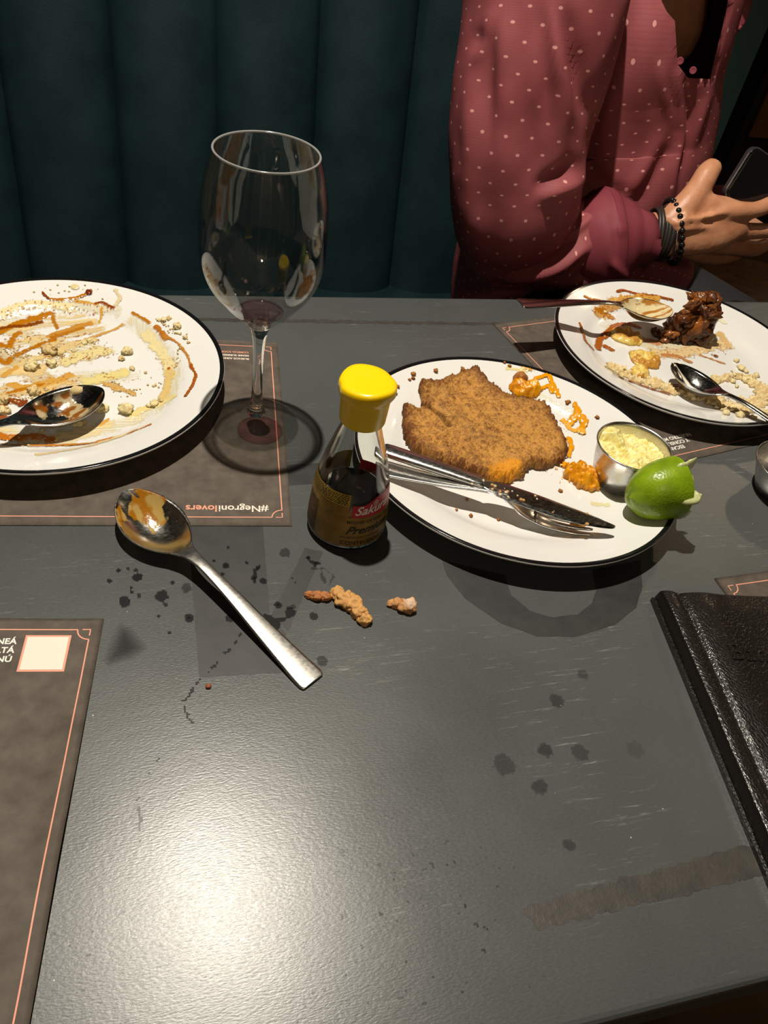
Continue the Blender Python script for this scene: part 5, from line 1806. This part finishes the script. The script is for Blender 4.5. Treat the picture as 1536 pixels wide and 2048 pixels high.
# ------------------------------------------------------------------ person
pr = thing('person', 'person in a dotted dusty-red shirt with rolled sleeves and bracelets, holding a phone', 'person', (.52, 1.02, SEAT))


def sections(sec, n=8, wr=1.0):
    """(px, py, Y, width px, depth radius m) -> centres and half axes facing the photo's viewpoint"""
    S = spline(sec, n)
    C = np.array([PY(a, b, c) for a, b, c, _, _ in S])
    T = np.gradient(C, axis=0)
    T /= np.linalg.norm(T, axis=1)[:, None]
    v = C - CC
    dep = v @ CF
    v /= np.linalg.norm(v, axis=1)[:, None]
    A = np.cross(T, v)
    A /= np.linalg.norm(A, axis=1)[:, None]
    Bv = np.cross(A, T)
    ra = S[:, 3] / 2 * dep / F_PX
    return C, A * ra[:, None], Bv * S[:, 4][:, None], ra


def normals(V, f):
    f = np.asarray([q for q in f if len(q) == 4])
    nn = np.cross(V[f[:, 2]] - V[f[:, 0]], V[f[:, 3]] - V[f[:, 1]])
    N = np.zeros_like(V)
    for i in range(4): np.add.at(N, f[:, i], nn)
    return N / (np.linalg.norm(N, axis=1)[:, None] + 1e-12)


def cloth(name, sec, mat, folds=(), seg=110, n=10, noise=.004, nscale=14, seed=0, drop=None, snap=None, parent=pr, u0=0.0, nr=1.0):
    C, A, Bv, ra = sections(sec, n)
    V, f = loft(C, A, Bv, seg, cap=False)
    N = normals(V, f)
    if ((V - np.repeat(C, seg, 0)) * N).sum() < 0:
        N, f = -N, [q[::-1] for q in f]
    k = len(C)
    ln = np.r_[0, np.cumsum(np.linalg.norm(np.diff(C, axis=0), axis=1))]
    rad = np.median(np.sqrt(ra * np.linalg.norm(Bv, axis=1)))
    V = V + N * ((fbm(V[:, 0] * nscale, V[:, 1] * nscale, V[:, 2] * nscale * .5, 3, seed) - .5) * 2 * noise)[:, None]
    face = np.clip(-(N * (V - CC)).sum(1) / np.linalg.norm(V - CC, axis=1) * 3, 0, 1)
    q = proj(V)
    for pts, wd, dp in folds:
        S = spline(pts, 8) if len(pts) > 2 else np.array(pts, float)
        d, tt = dist_line_t(q[:, 0], q[:, 1], S)
        V = V + N * (dp * np.exp(-(d / wd) ** 2) * face * np.sin(np.pi * np.clip(tt * .94 + .03, 0, 1)) ** .7)[:, None]
    if snap is not None:      # pull the cloth's edge onto the line of the opening
        q = proj(V)
        e = 1.5
        s0 = sdf_poly(q[:, 0], q[:, 1], snap)
        gx = (sdf_poly(q[:, 0] + e, q[:, 1], snap) - sdf_poly(q[:, 0] - e, q[:, 1], snap)) / (2 * e)
        gy = (sdf_poly(q[:, 0], q[:, 1] + e, snap) - sdf_poly(q[:, 0], q[:, 1] - e, snap)) / (2 * e)
        near = (np.abs(s0) < 9) & (face > .0)
        dep = (V - CC) @ CF
        mv = (CR * (-gx * s0)[:, None] - CU * (-gy * s0)[:, None]) * (dep / F_PX)[:, None]
        V = V + mv * near[:, None]
    # seam column duplicated for the UVs
    idx = np.arange(k * seg).reshape(k, seg)
    full = np.hstack([idx, idx[:, :1]])
    V2 = V[full.ravel()]
    uv = np.stack(np.broadcast_arrays(np.arange(seg + 1)[None] / seg * 2 * np.pi * rad + u0, ln[:, None]), -1).reshape(-1, 2)
    w_ = seg + 1
    i, j = np.meshgrid(np.arange(k - 1), np.arange(seg), indexing='ij')
    fa = np.stack([i * w_ + j, i * w_ + j + 1, (i + 1) * w_ + j + 1, (i + 1) * w_ + j], -1).reshape(-1, 4)
    if f[0][1] != 1 and f[0][-2] != 1 or tuple(f[0][:2]) != (0, 1):
        fa = fa[:, ::-1]
    if drop is not None:
        cen = V2[fa].mean(1)
        fa = fa[~drop(cen, np.repeat(face, 1)[full.ravel()][fa].mean(1))]
    return mk(name, V2, fa, M[mat], parent, uv=uv)


# torso of the shirt, open at the collar
TOR = [(1250, -190, 1.05, 330, .08), (1245, -120, 1.04, 460, .105), (1228, -40, 1.02, 505, .115), (1212, 60, 1.0, 488, .12), (1196, 150, 1.0, 474, .12), (1185, 250, 1.0, 474, .12), (1170, 350, .99, 468, .125), (1155, 450, .99, 460, .13), (1140, 540, .99, 470, .135), (1135, 615, .99, 470, .14)]
OPEN = np.array([(1310, -60), (1322, 0), (1334, 24), (1350, 42), (1355, 128), (1376, 156), (1420, 158), (1430, 112), (1446, 50), (1456, 0), (1462, -60)])


def drop_open(c, face):
    q = proj(c)
    return (sdf_poly(q[:, 0], q[:, 1], OPEN) > 0) & (face > .01)


cloth('shirt', [(a, b, c + .05 * float(smooth(300, 560, b)), d, e) for a, b, c, d, e in TOR], 'shirt', [
    ([(1245, -20), (1236, 100), (1200, 200), (1172, 290), (1165, 400)], 26, -.016),
    ([(1262, 60), (1225, 180), (1195, 280)], 14, .006),
    ([(1320, 130), (1335, 200), (1352, 262)], 13, .006), ([(1334, 150), (1348, 230), (1356, 275)], 12, -.005),
    ([(1354, 130), (1360, 200), (1364, 270), (1350, 340), (1340, 420)], 10, .006), ([(1370, 130), (1374, 200), (1376, 270), (1364, 340), (1354, 420)], 9, -.006),
    ([(1300, 0), (1290, 120), (1270, 250)], 30, .004), ([(1340, 290), (1310, 350), (1275, 420)], 16, -.007), ([(1320, 270), (1290, 340), (1250, 400)], 14, .005),
    ([(1420, 170), (1400, 230), (1380, 300)], 12, .006), ([(1180, 330), (1220, 380), (1290, 400)], 14, -.005)],
    noise=.003, seed=3, drop=drop_open, snap=OPEN, seg=220, n=18)
# right sleeve: upper arm hanging to the elbow
UP = [(1112, -170, .93, 200, .05), (1106, -120, .91, 315, .080), (1095, -40, .89, 330, .088), (1082, 60, .875, 322, .086), (1061, 160, .865, 304, .083), (1040, 260, .855, 284, .079), (1031, 350, .848, 268, .075), (1026, 425, .842, 252, .070), (1018, 480, .848, 214, .054), (1008, 520, .860, 160, .038), (1000, 545, .868, 96, .024), (996, 558, .872, 30, .008)]
sleeve = cloth('shirt_sleeve', UP, 'shirt', [
    ([(1138, 30), (1150, 120), (1166, 230)], 15, -.010), ([(1105, 10), (1112, 120), (1120, 260), (1110, 360)], 16, .006), ([(1085, 20), (1092, 130), (1095, 260)], 14, -.005), ([(1010, 10), (1005, 120), (1000, 230)], 20, .005), ([(985, 60), (978, 160), (975, 300)], 16, -.005), ([(940, 150), (935, 260), (940, 380)], 14, .004), ([(1120, 50), (1132, 150), (1140, 250)], 14, .005), ([(1124, 10), (1128, 80), (1134, 150)], 14, -.004),
    ([(966, 55), (955, 85), (942, 100)], 14, -.004), ([(985, 20), (970, 80), (950, 130)], 12, .004),
    ([(1170, 290), (1160, 350), (1100, 400)], 16, .006), ([(1080, 402), (1110, 378), (1155, 360)], 12, .009), ([(1070, 380), (1110, 350), (1150, 320)], 14, -.007),
    ([(925, 330), (935, 420), (960, 500)], 22, .004), ([(1000, 250), (1010, 330), (1000, 420)], 26, .004), ([(1060, 200), (1070, 300), (1060, 380)], 20, -.004)],
    noise=.0045, nscale=20, seed=5)
# rolled forearm of the sleeve and its turned-back cuff
FO = [(965, 524, .868, 20, .012), (975, 521, .866, 60, .030), (1000, 514, .862, 92, .040), (1030, 502, .85, 124, .047), (1060, 490, .833, 142, .050), (1120, 488, .828, 158, .050), (1165, 486, .824, 168, .048), (1205, 482, .82, 152, .044), (1235, 480, .818, 130, .040)]
cloth('shirt_sleeve', FO, 'shirt', [
    ([(1005, 556), (1060, 548), (1120, 530), (1178, 492)], 11, .012), ([(1000, 530), (1060, 520), (1110, 500), (1165, 450)], 14, -.012),
    ([(1060, 460), (1110, 450), (1160, 420)], 12, .007), ([(1130, 480), (1160, 455), (1190, 430)], 8, .006), ([(1110, 470), (1140, 440), (1180, 410)], 7, -.006),
    ([(1120, 590), (1160, 580), (1200, 560)], 12, .010), ([(1150, 560), (1175, 540), (1195, 510)], 9, -.008), ([(950, 540), (1000, 545)], 14, -.006)],
    noise=.003, seed=8, n=14)
CU_ = [(1186, 484, .823, 150, .044), (1189, 484, .822, 196, .056), (1202, 484, .821, 206, .059), (1228, 482, .819, 190, .055), (1252, 479, .816, 154, .048), (1268, 478, .814, 120, .040), (1273, 478, .8135, 110, .037), (1270, 478, .814, 102, .035), (1255, 478, .816, 104, .035)]
cloth('shirt_cuff', CU_, 'cuff', [([(1195, 410), (1215, 470), (1225, 540)], 9, .004), ([(1225, 520), (1240, 545), (1255, 560)], 9, .006), ([(1232, 470), (1250, 450)], 12, .003)], noise=.0022, seed=11, n=6)
# far flap of the collar
cp = [[(1405, -30), (1440, 20), (1470, 62), (1482, 52)], [(1440, -40), (1465, 0), (1490, 36), (1484, 50)], [(1500, -60), (1502, -10), (1499, 20), (1487, 47)]]
Vc = np.array([[PY(x, y, Y) for x, y in spline(row, 5)] for row, Y in zip(cp, (.985, 1.0, 1.03))])
Vd = np.array([spline(Vc[:, j], 6) for j in range(Vc.shape[1])])
a, b = Vd.shape[:2]
V = Vd.reshape(-1, 3)
f = [(i * b + j, i * b + j + 1, (i + 1) * b + j + 1, (i + 1) * b + j) for i in range(a - 1) for j in range(b - 1)]
V, f = evaluated(V, f, [('SOLIDIFY', {'thickness': .003, 'offset': 0})])
mk('shirt_collar', V, f, M['cuff'], pr)
for x, y, Y in ((1360, 122, .893), (1386, 141, .905), (1363, 268, .885)):
    c = PY(x, y, Y)
    v_d = (CC - c) / np.linalg.norm(CC - c)
    V, f = lathe([(0, -.001), (.0036, -.001), (.0042, .0002), (.0038, .0009), (.0028, .0005), (0, .0005)], 20)
    Rm = np.array(Vector(v_d).to_track_quat('Z', 'Y').to_matrix())
    mk('button', V @ Rm.T + c, f, M['cuff'], pr)

# body: one continuous skin surface
ps = []


def add_sec(sec, n=5, seg=24, sq=1.0):
    C, A, Bv, _ = sections(sec, n)
    ps.append(loft(C, A, Bv, seg, True, sq))


inset = [(a, b, c + .03, d * .62, e * .62) for a, b, c, d, e in TOR]
add_sec(inset)
add_sec([(a, b, c + .002, d * .62, e * .62) for a, b, c, d, e in UP[:-1]])
add_sec([(985, 510, .845, 78, .036), (1040, 494, .838, 96, .038), (1140, 486, .828, 100, .036), (1220, 480, .818, 90, .029), (1280, 473, .811, 82, .022), (1310, 469, .809, 84, .0205)])
# palm: back of the hand towards the viewer
add_sec([(1285, 471, .810, 80, .0205), (1315, 468, .808, 86, .020), (1350, 462, .806, 100, .0195), (1395, 452, .804, 112, .0175), (1435, 446, .803, 106, .0150), (1470, 442, .803, 82, .0120), (1490, 440, .803, 60, .0095)], sq=.9)
hand = [
    ([(1335, 446, .806), (1372, 412, .812), (1398, 376, .824), (1414, 348, .834), (1424, 336, .838)], [.0165, .0165, .0145, .0138, .0120]),
    ([(1395, 418, .810), (1425, 408, .810), (1448, 420, .806)], [.013, .0115, .010]),
    ([(1440, 424, .802), (1475, 422, .800), (1510, 420, .801), (1545, 407, .806), (1590, 392, .812)], [.0115, .0112, .0098, .0098, .0085]),
    ([(1445, 455, .803), (1482, 462, .802), (1515, 462, .804), (1550, 460, .808), (1595, 452, .815)], [.0115, .0112, .0098, .0096, .0085]),
    ([(1400, 482, .806), (1440, 490, .808), (1478, 494, .812), (1510, 498, .820), (1530, 490, .832)], [.0125, .0115, .0105, .0098, .0085]),
    ([(1365, 495, .810), (1405, 510, .816), (1445, 514, .826), (1475, 508, .838)], [.0120, .0105, .0095, .0080])]
for pts, r in hand:
    ps.append(tube([PY(*p) for p in pts], r, 16, up=(0, .2, 1), n=5))
# tendons and veins on the back of the hand
for pts, r in (([(1352, 446, .788), (1400, 436, .788), (1455, 424, .792)], .0028), ([(1352, 460, .786), (1405, 456, .786), (1460, 456, .792)], .0028), ([(1352, 474, .788), (1400, 474, .790), (1440, 484, .799)], .0028), ([(1370, 428, .789), (1395, 448, .786), (1420, 470, .789)], .0016)):
    ps.append(tube([PY(*p) for p in pts], [r] * 3, 8, n=4))
# neck, head, far arm, hips and legs
nk = PY(1330, -150, 1.02)
hd = nk + np.array([.045, -.02, .17])
ps.append(tube([nk + [0, 0, -.09], nk, hd + [0, .01, -.06]], [.085, .062, .060], 24, up=(0, 1, 0), n=4))
face = np.array([.72, -.62, -.30])
face /= np.linalg.norm(face)
side = np.cross(face, (0, 0, 1.0))
side /= np.linalg.norm(side)
upv = np.cross(side, face)


def hp(a, b, c): return hd + face * a + side * b + upv * c


V, f = ico(4)
ps.append((hd + np.outer(V[:, 0] * .098, face) + np.outer(V[:, 1] * .076, side) + np.outer(V[:, 2] * .115, upv), f))
ps.append(tube([hp(.03, 0, -.045), hp(.065, 0, -.085), hp(.078, 0, -.098)], [.055, .038, .022], 16, n=4))
ps.append(tube([hp(.088, 0, .03), hp(.104, 0, -.005), hp(.108, 0, -.016)], [.009, .013, .014], 12, n=4))
for s_ in (-1, 1):
    ps.append(tube([hp(.084, s_ * .036, .038), hp(.088, s_ * .030, .040), hp(.088, s_ * .016, .038)], [.010, .011, .009], 10, n=3))
    ps.append(tube([hp(-.004, s_ * .074, .03), hp(-.010, s_ * .083, .012), hp(-.002, s_ * .076, -.022)], [.011, .014, .009], 10, flat=.6, n=3))
ps.append(tube([hp(.086, -.022, -.046), hp(.096, 0, -.046), hp(.086, .022, -.046)], [.006, .009, .006], 10, n=3))
shl = np.array([.68, 1.17, TZ + .22])
ps.append(tube([np.array([.56, 1.05, TZ + .20]), shl, [.84, 1.20, TZ - .09], [.97, 1.04, TZ - .05], [1.06, .90, TZ + .03]], [.085, .068, .048, .036, .026], 20, n=5))
for k, (dx, dy) in enumerate(((0, 0), (.012, -.012), (.02, -.028), (.022, -.045))):
    ps.append(tube([np.array([1.045, .905, TZ + .055 - .012 * k]), [1.02 - dx, .868, TZ + .062 - .014 * k], [.985, .862, TZ + .060 - .016 * k]], [.011, .0095, .008], 10, n=4))
ps.append(tube([[1.045, .90, TZ + .06], [1.01, .875, TZ + .095], [.975, .865, TZ + .10]], [.013, .012, .009], 10, n=4))
hip = PY(1100, 770, 1.0)
for k, (ox, oy) in enumerate(((-.05, -.06), (.10, .05))):
    a_ = np.array([hip[0] + ox, hip[1] + oy, SEAT + .098])
    kn_ = a_ + np.array([.20, -.40, -.005])
    an_ = np.array([kn_[0] - .01, kn_[1] + .08, .085])
    ps.append(tube([a_, (a_ + kn_) / 2, kn_, (kn_ + an_) / 2, an_, [an_[0], an_[1], .05]], [.085, .078, .058, .054, .036, .034], 20, up=(.3, .3, 1), n=4))
    ps.append(tube([[an_[0], an_[1] + .03, .045], [an_[0] + .03, an_[1] - .08, .04], [an_[0] + .05, an_[1] - .17, .035]], [.036, .034, .026], 14, n=4))
V, f = join(*ps)
V, f = evaluated(V, f, [('REMESH', {'mode': 'VOXEL', 'voxel_size': .0032}), ('SMOOTH', {'factor': .5, 'iterations': 3})])
mk('body', V, f, M['skin'], pr)
for k, (ox, oy) in enumerate(((-.05, -.06), (.10, .05))):
    a_ = np.array([hip[0] + ox, hip[1] + oy, SEAT + .098])
    kn_ = a_ + np.array([.20, -.40, -.005])
    an_ = np.array([kn_[0] - .01, kn_[1] + .08, .10])
    mk('trouser_leg', *tube([a_, (a_ + kn_) / 2, kn_, (kn_ + an_) / 2, an_], [.094, .088, .070, .066, .056], 28, up=(.3, .3, 1), n=5), M['trousers'], pr)
    mk('shoe', *tube([[an_[0], an_[1] + .045, .05], [an_[0] + .03, an_[1] - .08, .046], [an_[0] + .05, an_[1] - .19, .036]], [.045, .044, .034], 20, flat=1.0, n=5), M['black'], pr)
mk('far_sleeve', *tube([np.array([.60, 1.08, TZ + .21]), shl + [.01, 0, .0], [.84, 1.20, TZ - .09], [.93, 1.09, TZ - .065]], [.080, .083, .068, .056], 28, n=6, cap=False), M['cuff'], pr)
V, f = ico(4)
Vh = np.c_[V[:, 0] * .104 - .006, V[:, 1] * .083, V[:, 2] * .120 + .006]
keep = [q for q in f if np.mean([V[i, 2] for i in q]) > .25 - .9 * (np.mean([V[i, 0] for i in q]) < -.05) + .35 * (np.mean([V[i, 0] for i in q]) > .5)]
mk('hair', hd + np.outer(Vh[:, 0], face) + np.outer(Vh[:, 1], side) + np.outer(Vh[:, 2], upv), keep, M['hair'], pr)
for s_ in (-1, 1):
    V, f = ico(2)
    mk('eye', V * .0095 + hp(.083, s_ * .028, .026), f, M['eye'], pr)

# bracelets round the wrist
w0, w1 = PY(1296, 470, .8095), PY(1360, 462, .806)
ax = (w1 - w0) / np.linalg.norm(w1 - w0)
vw = (w0 - CC) / np.linalg.norm(w0 - CC)
aa = np.cross(ax, vw)
aa /= np.linalg.norm(aa)
bb = np.cross(aa, ax)


def hoop(t, ra, rb, r, tilt, mat, name='bracelet', flat=1.0, label=None):
    c = w0 + (w1 - w0) * t
    th = np.linspace(0, 2 * np.pi, 57)[:-1]
    path = c + np.outer(np.cos(th) * ra, aa) + np.outer(np.sin(th) * rb, bb) + np.outer(np.cos(th) * tilt, ax)
    T = np.roll(path, -1, 0) - np.roll(path, 1, 0)
    T /= np.linalg.norm(T, axis=1)[:, None]
    n1 = np.tile(ax, (56, 1))
    n2 = np.cross(T, n1)
    V, f = loft(np.vstack([path, path[:1]]), np.vstack([n1, n1[:1]]) * r * flat, np.vstack([n2, n2[:1]]) * r, 10, cap=False)
    return mk(name, V, f, M[mat], pr, label=label), path


for t, r, ti in ((.10, .0016, .006), (.20, .0019, .006), (.32, .0015, .007), (.42, .0022, .007), (.55, .0024, .008)):
    hoop(t, .0292 + .002 * t, .0235, r, ti, 'cord', flat=1.5, label='dark brown leather cord bracelet')
hoop(.62, .0325, .0255, .0013, .001, 'silver', label='thin silver bracelet')
o, path = hoop(.74, .0365, .0275, .0006, -.002, 'cord', label='black bead bracelet')
for k in range(0, 56, 2):
    V, f = ico(2)
    mk('bead', V * .0040 + path[k], f, M['bead'], o)

# phone
a_, b_ = PY(1441, 389, .822), PY(1505, 287, .836)
s1 = b_ - a_
W_ = np.linalg.norm(s1)
s1 = s1 / W_
l1 = CR * .95 - CU * .10 + CF * .28
l1 = l1 - s1 * (l1 @ s1)
l1 /= np.linalg.norm(l1)
n1 = np.cross(l1, s1)
if n1 @ (CC - a_) < 0: n1 = -n1
ctr = (a_ + b_) / 2 + l1 * .0745
ph = thing('phone', 'black smartphone held sideways in the person\'s hand', 'phone', ctr)


def slab(hw, hh, r, z0, z1, inset=0.0):
    pts = []
    for sx, sy, a0_ in ((1, 1, 0), (-1, 1, 90), (-1, -1, 180), (1, -1, 270)):
        for k in range(9):
            a = math.radians(a0_ + k * 11.25)
            pts.append(((hw - r) * sx + r * math.cos(a), (hh - r) * sy + r * math.sin(a)))
    pts = np.array(pts)
    n = len(pts)
    rows = [(1 - inset, z0), (1, z0 + .0012), (1, z1 - .0012), (1 - inset, z1)]
    V = np.vstack([np.c_[pts * [1 - (1 - s_) * .02 / hw, 1 - (1 - s_) * .02 / hh], np.full(n, z)] for s_, z in rows])
    V = np.vstack([np.c_[pts * (1 - (.0012 / hh if s_ < 1 else 0)), np.full(n, z)] for s_, z in rows])
    f = [(k * n + i, k * n + (i + 1) % n, (k + 1) * n + (i + 1) % n, (k + 1) * n + i) for k in range(3) for i in range(n)]
    f += [tuple(range(n))[::-1], tuple(3 * n + i for i in range(n))]
    return ctr + np.outer(V[:, 0], l1) + np.outer(V[:, 1], s1) + np.outer(V[:, 2], n1), f


mk('phone_body', *slab(.0745, W_ / 2, .010, -.0042, .0040, .5), M['phone_edge'], ph, flat=True)
mk('screen', *slab(.0730, W_ / 2 - .0015, .009, .0035, .0046, .5), M['phone'], ph, flat=True)
